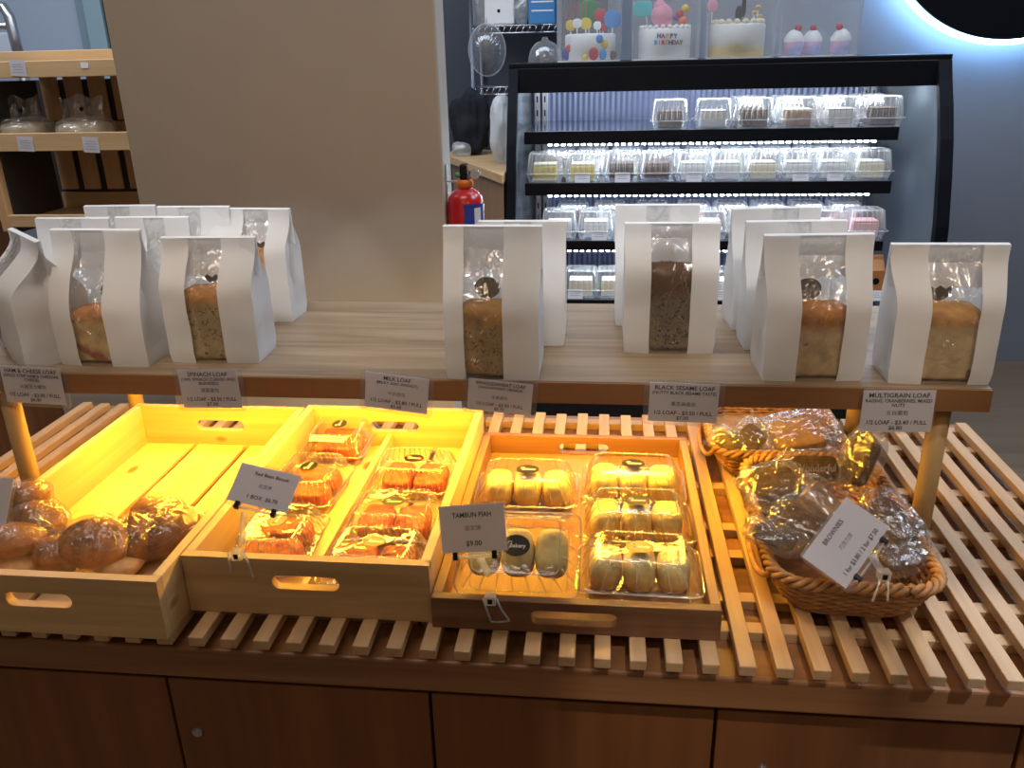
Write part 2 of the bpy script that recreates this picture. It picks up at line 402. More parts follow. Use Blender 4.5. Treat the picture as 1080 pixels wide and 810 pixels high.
# ------------------------------------------------------------------ crates
def crate(label, x0, x1, y0, y1, z0, h, th, mx, my, gaps, slot_w, slot_z, slot_h, floorz, slot2_w=None, name='wooden_crate', divider=None):
    w, d = x1 - x0, y1 - y0
    r = thing(name, label, 'crate', ((x0 + x1) / 2, (y0 + y1) / 2, z0))
    def endboard(ya, yb, nm, sw):
        # board with a rounded hand slot and small notches at its foot
        n = 14; zc = slot_z; hw = sw / 2 - slot_h / 2
        hole = []
        for k in range(n + 1):
            a = -PI / 2 + PI * k / n; hole.append((hw + slot_h / 2 * math.cos(a), zc + slot_h / 2 * math.sin(a)))
        for k in range(n + 1):
            a = PI / 2 + PI * k / n; hole.append((-hw + slot_h / 2 * math.cos(a), zc + slot_h / 2 * math.sin(a)))
        m = len(hole); outer = []
        for k, (hx, hz) in enumerate(hole):
            # project to rectangle
            q = k / (n)  # 0..1 right side, >1 left side
            if k <= n: outer.append((w / 2 - (0 if 0 < k < n else 0), h * k / n))
            else: outer.append((-w / 2, h * (1 - (k - n - 1) / n)))
        mb = MB()
        for yy in (ya, yb): pass
        A = [[Vector((x, yy, z)) for x, z in outer] for yy in (ya, yb)]
        B = [[Vector((x, yy, z)) for x, z in hole] for yy in (ya, yb)]
        mb.loft([A[0], B[0], B[1], A[1], A[0]])
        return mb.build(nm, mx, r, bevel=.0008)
    endboard(-d / 2, -d / 2 + th, 'front_board', slot_w)
    endboard(d / 2 - th, d / 2, 'back_board', slot2_w or slot_w)
    for sx in (-1, 1):
        xa, xb = (-w / 2, -w / 2 + th) if sx < 0 else (w / 2 - th, w / 2)
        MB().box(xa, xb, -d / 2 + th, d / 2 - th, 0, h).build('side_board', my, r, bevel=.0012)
    e = [-w / 2 + th] + gaps + [w / 2 - th]
    for i in range(len(e) - 1):
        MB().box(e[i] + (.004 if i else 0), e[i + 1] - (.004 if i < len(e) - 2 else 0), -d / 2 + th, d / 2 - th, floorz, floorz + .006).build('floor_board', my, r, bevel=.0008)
    if divider:
        MB().box(divider - .004, divider + .004, -d / 2 + th, d / 2 - th, floorz + .006, floorz + .028).build('divider', my, r, bevel=.001)
    return r
crate('deep pale pine crate of wrapped buns at the left, handle slot in front', -.7275, -.4535, .684, 1.147, ZR, .073, .011, M['pine'], M['pine_y'], [-.045, .04], .075, .043, .017, .004)
crate('deep pale pine crate of orange pastry boxes beside the left crate', -.4525, -.1770, .735, 1.158, ZR, .072, .011, M['pine'], M['pine_y'], [-.02, .062], .075, .043, .017, .004, divider=-.008)
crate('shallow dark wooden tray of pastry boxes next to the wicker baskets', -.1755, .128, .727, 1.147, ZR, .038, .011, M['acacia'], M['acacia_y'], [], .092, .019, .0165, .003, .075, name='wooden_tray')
# knots on the front of the middle crate and dark nail marks stay in the wood itself

# ------------------------------------------------------------------ loaf bags
def loaf_bag(label, bl, br, zt_px, loaf=None, rot=None, D=.062, win=(-.35, .22), seed=1, wtop=1.05, loafh=.085, loaf_label=None, sticker=True, yoff=0, lean=0., flap=.05, H=None, W_=None, pos=None, loafrot=0, pinch=.5):
    """bl, br: front bottom corners; zt_px: a pixel of the top fold"""
    if pos is None:
        a, b = on_z(*bl, ZS), on_z(*br, ZS)
        rz = math.atan2(b.y - a.y, b.x - a.x) if rot is None else rot
        w = (b - a).length; mid = (a + b) / 2
    else:
        mid = Vector((pos[0], pos[1], ZS)); rz = rot or 0; w = W_
    fwd = Vector((-math.sin(rz), math.cos(rz), 0))
    base = mid + fwd * (D / 2)
    if H is None:
        H = on_y(zt_px[0], zt_px[1], base.y + .004).z - ZS
    r = thing('loaf_bag', label, 'bag', base, (0, 0, rz), 'white paper loaf bags on the raised shelf')
    us = [u for u in (-1, -.85, -.7, -.52, .5, .68, .84, 1) if u < win[0] - .03 or u > win[1] + .03]
    us = sorted(us + [win[0] + (win[1] - win[0]) * q for q in (0, .25, .5, .75, 1)])
    us = [win[0] if abs(u - win[0]) < 1e-9 else win[1] if abs(u - win[1]) < 1e-9 else u for u in us]
    iw0, iw1 = us.index(win[0]), us.index(win[1])
    MZ = 22; rows = []
    rr = random.Random(seed)
    for k in range(MZ + 1):
        t = k / MZ; z = t * H
        t0 = .34 if not loaf else min(.62, loafh / H - .02)
        s = min(1, max(0, (t - t0) / (.95 - t0))); s = s * s * (3 - 2 * s)
        dep = D * (1 - s) + .004 * s
        if t < .08: dep *= .94 + .06 * t / .08
        wd = w * (1 + (wtop - 1) * s) / 2
        if t < .08: wd *= .97 + .03 * t / .08
        yc = lean * t * H
        pts = []
        def wr(x, y, amp, sc, off): 
            v = mnoise.noise(Vector((x * sc + seed * 7.3, z * sc * .7 + off, y * sc)))
            return amp * v
        for u in us:
            x = u * wd; am = .0030 * (1 - abs(u) * .3) * (.25 + .75 * min(1, t * 3)) * (1 - .55 * max(0, t - .8) / .2)
            bulge = .003 * (1 - u * u) * (1 - s)
            pts.append(Vector((x, yc - dep / 2 - bulge + wr(x, 0, am, 22, 0) + wr(x, 0, am * .45, 60, 9) + .0035 * min(1, t * 2.5) * abs(mnoise.noise(Vector((x * 26 + seed * 3.7, z * 20, 4.)))), z)))
        g = (D - dep) * .42 * (1 if t > .3 else 0) + .004 * (t > .06) * (1 - s) 
        for q in (.25, .5, .75):
            xin = wd - g * (1 - abs(q - .5) * 2) * (1.2 if q == .5 else 1) + wr(wd, q, .008 * (1 - s * .6) * min(1, t * 4), 34, 3)
            pts.append(Vector((xin, yc - dep / 2 + dep * q, z)))
        for u in reversed(us):
            x = u * wd
            pts.append(Vector((x, yc + dep / 2 + wr(x, 5, .0022 * (1 - s * .6), 22, 20), z)))
        for q in (.75, .5, .25):
            xin = -wd + g * (1 - abs(q - .5) * 2) * (1.2 if q == .5 else 1) + wr(-wd, q, .008 * (1 - s * .6) * min(1, t * 4), 34, 6)
            pts.append(Vector((xin, yc - dep / 2 + dep * q, z)))
        rows.append(pts)
    n = len(rows[0]); body = MB(); film = MB()
    bv = [[body.bm.verts.new(p) for p in row] for row in rows]
    for a_, b_ in zip(bv, bv[1:]):
        for i in range(n):
            if iw0 <= i < iw1: continue
            j = (i + 1) % n; body.bm.faces.new((a_[i], a_[j], b_[j], b_[i]))
    body.bm.faces.new(list(reversed(bv[0])))
    # the top is folded over to the back and hangs down with a zigzag cut edge
    top = rows[-1]; wd = w * wtop / 2; nz = 22
    pr = None
    for k in range(nz + 1):
        u = -1 + 2 * k / nz; x = u * wd; yb = lean * H + .0045
        zig = .004 if k % 2 else 0
        col = [Vector((x, lean * H - .0015, H)), Vector((x, yb, H + .0012)), Vector((x, yb + .0012, H - flap * .5)), Vector((x, yb + .003, H - flap + zig))]
        cv = [body.bm.verts.new(p) for p in col]
        if pr:
            for i in range(3): body.bm.faces.new((pr[i], cv[i], cv[i + 1], pr[i + 1]))
        pr = cv
    bo = body.build('bag_paper', M['paper'], r, smooth=True)
    bo.data.set_sharp_from_angle(angle=.55)
    src = [row[iw0:iw1 + 1] for row in rows]
    nu, nv = 22, 84; fv = []
    for b_ in range(nv + 1):
        tv = b_ / nv * MZ; k0 = min(MZ - 1, int(tv)); fr_ = tv - k0; line = []
        for a_ in range(nu + 1):
            tu = a_ / nu * (iw1 - iw0); i0 = min(iw1 - iw0 - 1, int(tu)); fu = tu - i0
            p = src[k0][i0].lerp(src[k0][i0 + 1], fu).lerp(src[k0 + 1][i0].lerp(src[k0 + 1][i0 + 1], fu), fr_)
            q = mnoise.noise(Vector((p.x * 34 + seed * 5.1, p.z * 17 + p.x * 20, seed * 1.7))); q2 = mnoise.noise(Vector((p.x * 60 - p.z * 40, p.z * 30, seed * 2.9 + 4)))
            rid = max(0, 1 - abs(q) * 7) ** 1.5 * .0046 + max(0, 1 - abs(q2) * 8) ** 1.5 * .0034
            edge = min(1, a_ / 3, (nu - a_) / 3)
            line.append(film.bm.verts.new(p + Vector((0, -.0003 - rid * edge * min(1, b_ / 8), 0))))
        fv.append(line)
    for a_, b_ in zip(fv, fv[1:]):
        for i in range(len(a_) - 1): film.bm.faces.new((a_[i], a_[i + 1], b_[i + 1], b_[i]))
    f = film.build('window', M['film'], r, smooth=True)
    if sticker:
        zs = (loafh if loaf else H * .6) + .010
        # dark oval seal inside on the back of the bag, seen through the window above the loaf
        sx = (win[0] * .55 + win[1] * .45) * w / 2
        t0 = .34 if not loaf else min(.62, loafh / H - .02)
        s_ = min(1, max(0, (zs / H - t0) / (.95 - t0))); s_ = s_ * s_ * (3 - 2 * s_); dep = D * (1 - s_) + .004 * s_
        MB().lathe([(0, 0), (.015, 0), (.015, .0006), (0, .0006)], (sx, lean * zs + dep / 2 - .0055, zs), 24, axis='Y', sy=.85).build('seal', M['stickerback'], r)
    if loaf:
        lw = w * .80; ld = D * .76
        lb = MB(); e = 5.
        nn, mm = 40, 22; rws = []
        for j in range(mm + 1):
            th = j / mm
            zz = loafh * th
            # upright half loaf with a domed, slightly overhanging crown
            k = 1. if th < .80 else math.sqrt(max(0, 1 - ((th - .80) / .20) ** 2)) ** .6
            row = []
            for i in range(nn):
                ph = 2 * PI * i / nn
                cx_, cy_ = math.cos(ph), math.sin(ph)
                px_ = math.copysign(abs(cx_) ** (2 / e), cx_) * lw / 2 * max(.04, k); py_ = math.copysign(abs(cy_) ** (2 / e), cy_) * ld / 2 * max(.04, k)
                q = mnoise.noise(Vector((px_ * 45 + seed, py_ * 45, zz * 45))) * .0018
                row.append(Vector((px_ + q, py_ + q, zz + .003 + q * .5)))
            rws.append(row)
        lb.loft(rws, True, True)
        lo = lb.build('bread_loaf', M[loaf], None, smooth=True)
        lo.location = base + Vector((0, 0, .0)); lo.rotation_euler = (0, 0, rz)
        tag(lo, loaf_label, 'bread', 'loaves standing in the paper bags')
    return r
M['loaf_ham'] = bread('ham_cheese_loaf', (.52, .24, .09), (.66, .46, .22), .74, swirl=(.36, .13, .06))
M['loaf_spinach'] = bread('spinach_loaf', (.46, .22, .07), (.42, .31, .15), .78, speck=(.13, .10, .035), speckscale=240, speckamt=.62)
M['loaf_veg'] = bread('green_flecked_loaf', (.55, .26, .09), (.72, .58, .33), .82, speck=(.28, .28, .09), speckscale=200, speckamt=.66)
M['loaf_wheat'] = bread('wholewheat_loaf', (.42, .22, .075), (.40, .26, .12), .72, speck=(.17, .09, .03), speckscale=330, speckamt=.6)
M['loaf_sesame'] = bread('black_sesame_loaf', (.12, .055, .025), (.19, .145, .10), .66, speck=(.04, .03, .025), speckscale=300, speckamt=.6)
M['loaf_multi'] = bread('multigrain_loaf', (.46, .20, .055), (.58, .42, .23), .66, speck=(.16, .09, .05), speckscale=48, speckamt=.70)
M['loaf_multi2'] = bread('multigrain_loaf_pale', (.55, .30, .11), (.62, .47, .27), .70, speck=(.20, .12, .07), speckscale=42, speckamt=.69)

# front row
B = loaf_bag
B('white paper loaf bag at the far left end of the shelf, turned sideways', (-72, 364), (44, 381), (20, 240), 'loaf_ham', D=.085, win=(-.62, -.02), seed=11, loaf_label='half loaf in the far left paper bag, only its edge in sight', rot=-.72, pos=(-.735, .915), W_=.125, H=.150, wtop=1.0)
B('white paper loaf bag with short brown-swirled bread, second from left in the front row', (68, 381), (160, 391), (110, 242), 'loaf_ham', D=.066, win=(-.52, .20), seed=2, loafh=.066, loaf_label='short golden bread with brown swirls in the second paper bag from the left', rot=-.03, pos=(-.601, .896), W_=.117, wtop=.98)
B('white paper loaf bag with green-flecked dark loaf, behind the spinach loaf card', (180, 383), (275, 383), (200, 250), 'loaf_spinach', D=.060, win=(-.43, .28), seed=3, loafh=.088, loaf_label='greenish brown flecked loaf in the bag behind the spinach loaf card', wtop=1.03, rot=.02)
B('white paper loaf bag with brown grainy loaf, behind the wholewheat loaf card', (471, 400), (569, 402), (515, 238), 'loaf_wheat', D=.062, win=(-.58, .24), seed=4, loafh=.083, loaf_label='brown grainy loaf in the bag behind the wholewheat loaf card', wtop=1.03, rot=-.01)
B('white paper loaf bag with dark brown loaf, set back behind the black sesame loaf card', (657, 372), (753, 374), (705, 235), 'loaf_sesame', D=.058, win=(-.44, .42), seed=5, loafh=.104, loaf_label='dark brown sesame loaf in the bag behind the black sesame loaf card', wtop=1.02, rot=.0)
B('white paper loaf bag with oval seal in its window, front one of the right-hand trio', (803, 402), (910, 402), (850, 247), 'loaf_multi', D=.062, win=(-.35, .48), seed=6, loafh=.080, loaf_label='pale loaf with brown crust in the front bag of the right-hand trio', wtop=1.06, rot=.06)
B('white paper loaf bag standing last at the right end of the shelf', (935, 404), (1045, 407), (990, 257), 'loaf_multi2', D=.060, win=(-.36, .56), seed=8, loafh=.082, loaf_label='pale loaf with dark fruit in the bag at the right end of the shelf', wtop=1.12, rot=.0)
# rows behind
B('white paper loaf bag behind the crumpled far left bag, window glinting', None, None, (60, 230), None, pos=(-.695, 1.005), W_=.098, rot=0, D=.055, win=(-.38, .25), seed=12, sticker=False)
B('white paper loaf bag in the second row behind the swirled bread bag', None, None, (140, 229), None, pos=(-.585, 1.005), W_=.096, rot=0, D=.055, win=(-.2, .35), seed=13, sticker=False)
B('white paper loaf bag standing rearmost on the left, only its folded top in sight', None, None, (105, 217), None, pos=(-.675, 1.09), W_=.098, rot=.04, D=.05, win=(-.35, .3), seed=14, sticker=False)
B('white paper loaf bag in the back row left of the pale green-flecked loaf bag', None, None, (190, 218), None, pos=(-.567, 1.085), W_=.10, rot=0, D=.055, win=(-.42, .2), seed=15, sticker=False)
B('white paper loaf bag with pale green-flecked loaf, back row next to the beige pillar', (206, 332), (315, 339), (260, 220), 'loaf_veg', D=.056, win=(-.16, .47), seed=16, loafh=.096, loaf_label='pale loaf with green flecks in the back row bag beside the pillar', pos=(-.487, 1.085), W_=.112, rot=-.05, wtop=1.03)
B('white paper loaf bag half hidden behind the brown grainy loaf bag', (500, 363), (596, 364), (545, 233), None, D=.055, win=(-.4, .2), seed=17, sticker=False, wtop=1.0, rot=0, pos=(-.100, .995), W_=.108)
B('white paper loaf bag hidden behind the dark sesame loaf bag, folded top in sight', None, None, (700, 216), None, pos=(.069, 1.082), W_=.104, rot=0, D=.055, win=(-.25, .3), seed=18, sticker=False)
B('white paper loaf bag in the middle of the right-hand trio', None, None, (840, 243), None, pos=(.228, .992), W_=.112, rot=.05, D=.05, win=(-.2, .3), seed=19, sticker=False, H=.152)
B('white paper loaf bag rearmost of the right-hand trio, its top slanting up', None, None, (840, 219), None, pos=(.222, 1.075), W_=.108, rot=.10, D=.055, win=(-.1, .5), seed=20, sticker=False)

# ------------------------------------------------------------------ price cards
def card_px(label, px4, plane_p, plane_n, lines, margin=(.006, .006, .003, .004), name='price_card', stand=False, group='printed price cards', cat='price card'):
    P = [on_plane(x, y, plane_p, Vector(plane_n)) for x, y in px4]
    c = sum(P, Vector()) / 4
    ux = ((P[1] - P[0]) + (P[2] - P[3])).normalized()
    nn = Vector(plane_n).normalized()
    if nn.dot(CAM - c) < 0: nn = -nn
    uz = nn.cross(ux).normalized()          # up in the card's plane
    w = ((P[1] - P[0]).dot(ux) + (P[2] - P[3]).dot(ux)) / 2; h = abs((P[0] - P[3]).dot(uz) + (P[1] - P[2]).dot(uz)) / 2
    r = thing(name, label, cat, c, (0, 0, 0), group)
    r.matrix_world = Matrix(((ux.x, -nn.x, uz.x, c.x), (ux.y, -nn.y, uz.y, c.y), (ux.z, -nn.z, uz.z, c.z), (0, 0, 0, 1)))
    MB().box(-w / 2, w / 2, -.0003, .0003, -h / 2, h / 2).build('card', M['card'], r)
    ml, mr, mt, mbm = margin
    MB().loft([[(p.x + (mr - ml) / 2, yy, p.y + (mt - mbm) / 2) for p, _ in rrect(w + ml + mr, h + mt + mbm, .003, 40)] for yy in (-.0012, .0012)], True, True).build('sleeve', M['sleeve'], r)
    printed([(s, x * w, z * h, sz * h, sz * h * .018 * (b > 0), mw * w) for s, x, z, sz, b, mw in lines], r, M['ink'], xf=Matrix.Translation((0, -.00055, 0)))
    return r, w, h
def loaf_lines(t, sub, cjk, l3, l4):
    L_ = [(t, 0, .38, .15, .002, .86)]
    zs = .25
    for s in sub: L_.append((s, 0, zs, .11, .0012, .92)); zs -= .105
    L_ += [(cjk, 0, -.04, .12, 0, .5), (l3, 0, -.27, .14, .001, .84), (l4, 0, -.40, .13, .001, .4)]
    return L_
SY = .8665; SN = (0, -1, .0)
card_px('price card for ham and cheese loaf, clipped at the far left of the shelf edge', [(0, 385), (63, 389), (70, 427), (7, 424)], (0, SY, 1.15), SN, loaf_lines('HAM & CHEESE LOAF', ['(GOLD STRIP HAM & CHEDDAR', 'CHEESE)'], '火腿芝士面包', '1/2 LOAF - $3.00 / FULL', '$6.00'))
card_px('price card for spinach loaf, clipped to the shelf edge', [(186, 390), (249, 390), (256, 430), (195, 430)], (0, SY, 1.15), SN, loaf_lines('SPINACH LOAF', ['(100% SPINACH CURDED AND', 'BLENDED)'], '菠菜面包', '1/2 LOAF - $3.50 / FULL', '$7.00'))
card_px('tilted price card for milk loaf, clipped to the shelf edge', [(383.5, 391.5), (451, 400), (452, 437.5), (387, 428.5)], (0, SY, 1.15), SN, loaf_lines('MILK LOAF', ['(MILKY AND SPRINGY)'], '牛奶面包', '1/2 LOAF - $2.80 / FULL', '$5.60'))
card_px('price card for wholewheat loaf, clipped to the shelf edge', [(493, 398), (561, 405.5), (561, 438.5), (494, 431.5)], (0, SY, 1.15), SN, loaf_lines('WHOLEWHEAT LOAF', ['(WHOLEWHEAT CEREALS)'], '全麦面包', '1/2 LOAF - $3.00 / FULL', '$5.70'), margin=(.006, .006, .003, .003))
card_px('price card for black sesame loaf, clipped to the shelf edge', [(685, 402), (759, 407), (756, 445.5), (684, 444.5)], (0, SY, 1.15), SN, loaf_lines('BLACK SESAME LOAF', ['(NUTTY BLACK SESAME TASTE)'], '黑芝麻面包', '1/2 LOAF - $3.50 / FULL', '$7.00'))
card_px('price card for multigrain loaf, clipped to the right end of the shelf edge', [(912, 412), (990, 411.5), (979, 456), (905, 455)], (0, SY, 1.15), SN, loaf_lines('MULTIGRAIN LOAF', ['RAISINS, CRANBERRIES, MIXED', 'NUTS'], '五谷面包', '1/2 LOAF - $3.40 / FULL', '$6.80'), margin=(.001, .001, .002, .002))

def sign_clip(r, w, h, zoff, legs):
    """clear clip stand under a card: two pins, a stem, a jaw block and two splayed legs (card-local points)"""
    for sx in (-.30, .30):
        p = MB().box(sx * w - .0025, sx * w + .0025, -.003, .003, -h / 2 - .0075, -h / 2 + .0008).build('pin', M['black'], r, bevel=.0006)
    mb = MB()
    mb.box(-.36 * w, .36 * w, -.0015, .0015, -h / 2 - .006, -h / 2 - .0035)
    return mb.build('clip_rail', M['acrylic'], r, bevel=.0005)
def clip_parts(r, pts_stem, block, legs):
    """world-space points turned into the stand's own frame"""
    bpy.context.view_layer.update()
    inv = r.matrix_world.inverted()
    T = lambda p: inv @ Vector(p)
    MB().tube([T(p) for p in pts_stem], [.004, .0035, .0035], 8).build('stem', M['acrylic'], r, smooth=True)
    c, s = block
    mb = MB(); mb.box(-s, s, -s * .9, s * .9, -s * .9, s * .9); 
    for v in mb.bm.verts: v.co = T(v.co + Vector(c))
    mb.build('jaw', M['acrylic'], r, bevel=.0012)
    mb = MB().box(-s * .45, s * .45, -s * 1.0, -s * .6, -s * .5, s * .5)
    for v in mb.bm.verts: v.co = T(v.co + Vector(c))
    mb.build('spring', M['black'], r, bevel=.0008)
    for lg in legs: MB().tube([T(p) for p in lg], .0012, 8).build('leg', M['acrylic'], r, smooth=True)
# card on the middle crate: leans far back and is turned
nT7 = Vector((.10, -.62, .78)).normalized()
p7 = on_y(268, 530, .752)
r7, w7, h7 = card_px('tilted red bean price card on a clear clip stand, middle crate', [(258, 488.5), (320, 502.5), (300, 541), (236, 526)], p7, nT7, [('Red Bean Biscuit', .06, .30, .13, .001, .62), ('红豆饼', .02, 0, .11, 0, .4), ('1 BOX  $6.70', .04, -.30, .14, .001, .62)], margin=(.002, .003, .002, .005), name='card_stand', group='price cards on clear clip stands', cat='card stand')
sign_clip(r7, w7, h7, 0, 0)
rim = on_y(255, 588, .7405)
clip_parts(r7, [on_y(258, 540, .752), on_y(256, 556, .745), on_y(255, 574, .738)], ((rim.x, .7325, 1.0085), .006),
           [[(rim.x - .009, .730, 1.012), (rim.x - .0105, .7315, 1.0), (rim.x - .0105, .7325, .985)], [(rim.x + .008, .730, 1.012), (rim.x + .011, .7315, .999), (rim.x + .016, .728, .982)]])
nT8 = Vector((-.03, -.93, .33)).normalized()
p8 = on_y(500, 582, .722)
r8, w8, h8 = card_px('price card reading tambun piah on a clear clip stand, front of the dark tray', [(463, 534.5), (531, 529.5), (535, 580.5), (466, 583.5)], p8, nT8, [('TAMBUN PIAH', 0, .28, .15, .0016, .6), ('淡文饼', 0, 0, .12, 0, .4), ('$9.00', .0, -.32, .15, .0016, .4)], margin=(.001, .003, .002, .002), name='card_stand', group='price cards on clear clip stands', cat='card stand')
sign_clip(r8, w8, h8, 0, 0)
rim = on_y(517, 615, .726)
clip_parts(r8, [on_y(507, 590, .722), on_y(512, 600, .724), on_y(515, 606, .727)], ((rim.x, .7235, .9725), .006),
           [[(rim.x - .007, .720, .975), (rim.x - .004, .7215, .960), (rim.x + .000, .7225, .944)], [(rim.x + .007, .720, .975), (rim.x + .011, .7215, .962), (rim.x + .020, .7205, .948)], [(rim.x + .000, .7225, .944), (rim.x + .010, .7215, .9452), (rim.x + .020, .7205, .948)]])
# card cut by the left edge of the picture, standing on the crate of buns
nT9 = Vector((.25, -.80, .5)).normalized()
p9 = on_y(0, 552, .72)
r9, w9, h9 = card_px('blank side of a price card on a clear clip, half out of view at far left', [(-48, 500), (20, 505), (0, 553), (-68, 548)], p9, nT9, [], margin=(.001, .003, .002, .002), name='card_stand', group='price cards on clear clip stands', cat='card stand')
r9['label'] = 'price card on a clear clip at the far left, cut by the picture edge'
sign_clip(r9, w9, h9, 0, 0)
clip_parts(r9, [on_y(-38, 556, .716), on_y(-40, 572, .705), on_y(-42, 585, .694)], ((on_y(-42, 592, .68).x, .6815, 1.0095), .006),
           [[(on_y(-42, 592, .68).x - .008, .679, 1.012), (on_y(-42, 592, .68).x - .009, .681, .99)], [(on_y(-42, 592, .68).x + .008, .679, 1.012), (on_y(-42, 592, .68).x + .012, .681, .99)]])

# ------------------------------------------------------------------ clear clamshell boxes and what is in them
def ring(w, d, r, z, rib=0., n=96, nrib=24):
    return [Vector((p.x + q.x * rib * math.cos(2 * PI * nrib * i / n), p.y + q.y * rib * math.cos(2 * PI * nrib * i / n), z)) for i, (p, q) in enumerate(rrect(w, d, r, n))]
def clamshell(name, label, w, d, h, group, hb=.4, n=132, nrib=33, sticker=True, mat='pet', rib=.0012, stick_r=.0115, ribs=3, ribmat='ribplastic'):
    r = thing(name, label, 'box', (0, 0, 0), (0, 0, 0), group)
    zb = h * hb
    fl = .004
    base = [ring(w * .80, d * .80, .008, .0, 0, n), ring(w * .84, d * .84, .009, .0012, rib * .6, n, nrib), ring(w * .93, d * .93, .010, zb - .002, rib * .6, n, nrib), ring(w * .94, d * .94, .010, zb, 0, n), ring(w + fl, d + fl, .012, zb + .0004, 0, n), ring(w + fl, d + fl, .012, zb + .0014, 0, n)]
    MB().loft(base, True, False).build('base_tray', M[mat], r, smooth=True)
    lid = [ring(w + fl, d + fl, .012, zb + .0016, 0, n), ring(w * .95, d * .95, .011, zb + .002, 0, n), ring(w * .93, d * .93, .011, zb + .005, rib, n, nrib), ring(w * .80, d * .78, .010, h - .006, rib, n, nrib), ring(w * .76, d * .73, .010, h - .0015, rib * .8, n, nrib), ring(w * .72, d * .68, .009, h - .0005, rib * .2, n, nrib), ring(w * .68, d * .64, .009, h - .0012, 0, n)]
    MB().loft(lid, False, True).build('lid', M[mat], r, smooth=True)
    if ribs:
        mb = MB()
        a_, b_, c_ = ring(w * .945, d * .945, .011, zb + .004, 0, n), ring(w * .81, d * .79, .010, h - .005, 0, n), ring(w * .74, d * .71, .010, h + .0002, 0, n)
        for i in range(0, n, ribs): mb.tube([a_[i], b_[i], c_[i]], [.0005, .0009, .0009], 5)
        for rg, rad in ((ring(w + fl, d + fl, .012, zb + .001, 0, n), .0011), (ring(w * .705, d * .665, .009, h - .0006, 0, n), .0008), (ring(w * .82, d * .82, .009, .001, 0, n), .0007)):
            mb.tube(rg, rad, 5, closed=True)
        mb.build('ribs', M[ribmat], r, smooth=True)
    if sticker:
        s = MB().lathe([(0, 0), (stick_r, 0), (stick_r, .0004), (0, .0004)], (0, -.0 * d, h - .0002), 28, sx=1.22, sy=.95).build('sticker', M['sticker'], r)
        rt = Matrix(((1, 0, 0, 0), (0, 0, -1, 0), (0, 1, 0, 0), (0, 0, 0, 1)))
        rt = Matrix.Translation((0, 0, h + .0004)) @ Matrix.Rotation(-PI / 2, 4, 'X')
        printed([('bakery', .002, -.0005, .0062, .0001, .017)], s, M['white'], 'lettering', xf=rt)
        MB().tube([(-.0095, .0015, h + .0005), (-.0075, .0045, h + .0005), (-.0045, .0042, h + .0005), (-.005, .001, h + .0005), (-.0075, -.003, h + .0005)], .0004, 5).build('emblem', M['white'], s)
    return r
def put(root, proto_used, loc, rz, label, rx=0):
    if not proto_used:
        root.location = loc; root.rotation_euler = (rx, 0, rz); root['label'] = label; return root
    return dup(root, loc, (rx, 0, rz), label)
ZF = ZR + .010           # crate floor
# --- orange pastry boxes in the middle crate
orange_protos = clamshell('pastry_box', 'x', .116, .092, .048, 'clear boxes of orange pastries in the middle crate')
spots = [  # sticker pixel, turned, label
    (393, 571, 0, 'clear box of orange pastries nearest the front, right column of the middle crate', 'front right box, middle crate'),
    (413, 529, 0, 'clear box of orange pastries second from the front, right column of the middle crate', 'second box of the right column, middle crate'),
    (420, 483, 0, 'clear box of orange pastries at the back of the right column, middle crate', 'rearmost right box, middle crate'),
    (292, 549, 1, 'clear box of orange pastries nearest the front, left column, beside the leaning card', 'front left box, middle crate'),
    (323, 492, 1, 'clear box of orange pastries midway along the left column, middle crate', 'middle box of the left column, middle crate'),
    (355, 447, 1, 'clear box of orange pastries at the back of the left column, with a paper slip', 'rear left box with the paper slip, middle crate')]
def pastry_roll(seed, w=.042, d=.066, h=.026):
    mb = MB(); mb.blob((0, 0, h / 2), w / 2, d / 2, h / 2, 4.5, 36, 22, .10, seed, nscale=70)
    for v in mb.bm.verts: v.co.z = max(v.co.z, .0005)
    return mb.build('orange_pastry', M['bean'], None, smooth=True)
pr_ = None; ppro = [pastry_roll(s) for s in (1, 2)]
pused = [False] * 3
ords = ['left', 'middle', 'right']
for k, (sx, sy, turned, lab, short) in enumerate(spots):
    c = on_z(sx, sy, ZF + .048)
    tilt = 0
    rz = (PI / 2 if turned else 0) + (.03 if k % 2 else -.03)
    c.x = min(max(c.x, -.4415 + .049), -.3155 - .049) if turned else min(max(c.x, -.3145 + .0605), -.188 - .0605)
    put(orange_protos, k > 0, (c.x, c.y, ZF + .0005), rz, lab)
    for q in range(2):
        off = Vector(((q - .5) * .046, 0, .002)); off.rotate(Matrix.Rotation(rz, 3, 'Z'))
        pl = '%s orange-red pastry in the %s' % ((['left', 'right'] if not turned else ['nearer', 'farther'])[q], short)
        loc = Vector((c.x, c.y, ZF + .0005)) + off
        if not pused[q]: o = ppro[q]; pused[q] = True
        else: o = ppro[q].copy(); COL.objects.link(o)
        o.location = loc; o.rotation_euler = (0, 0, rz + rng.uniform(-.05, .05)); tag(o, pl, 'pastry', 'orange pastries in clear boxes')
# paper slip on the rear left box
rs, _, _ = card_px('small cream paper slip lying on the rear left pastry box', [(331, 459), (360, 460.5), (367, 467), (324, 465)], on_z(345, 463, ZF + .050), (0, -.25, .97), [('Red Bean Biscuit', 0, .1, .5, .001, .8)], margin=(.0002, .0002, .0002, .0002), name='paper_slip', group=None, cat='slip')

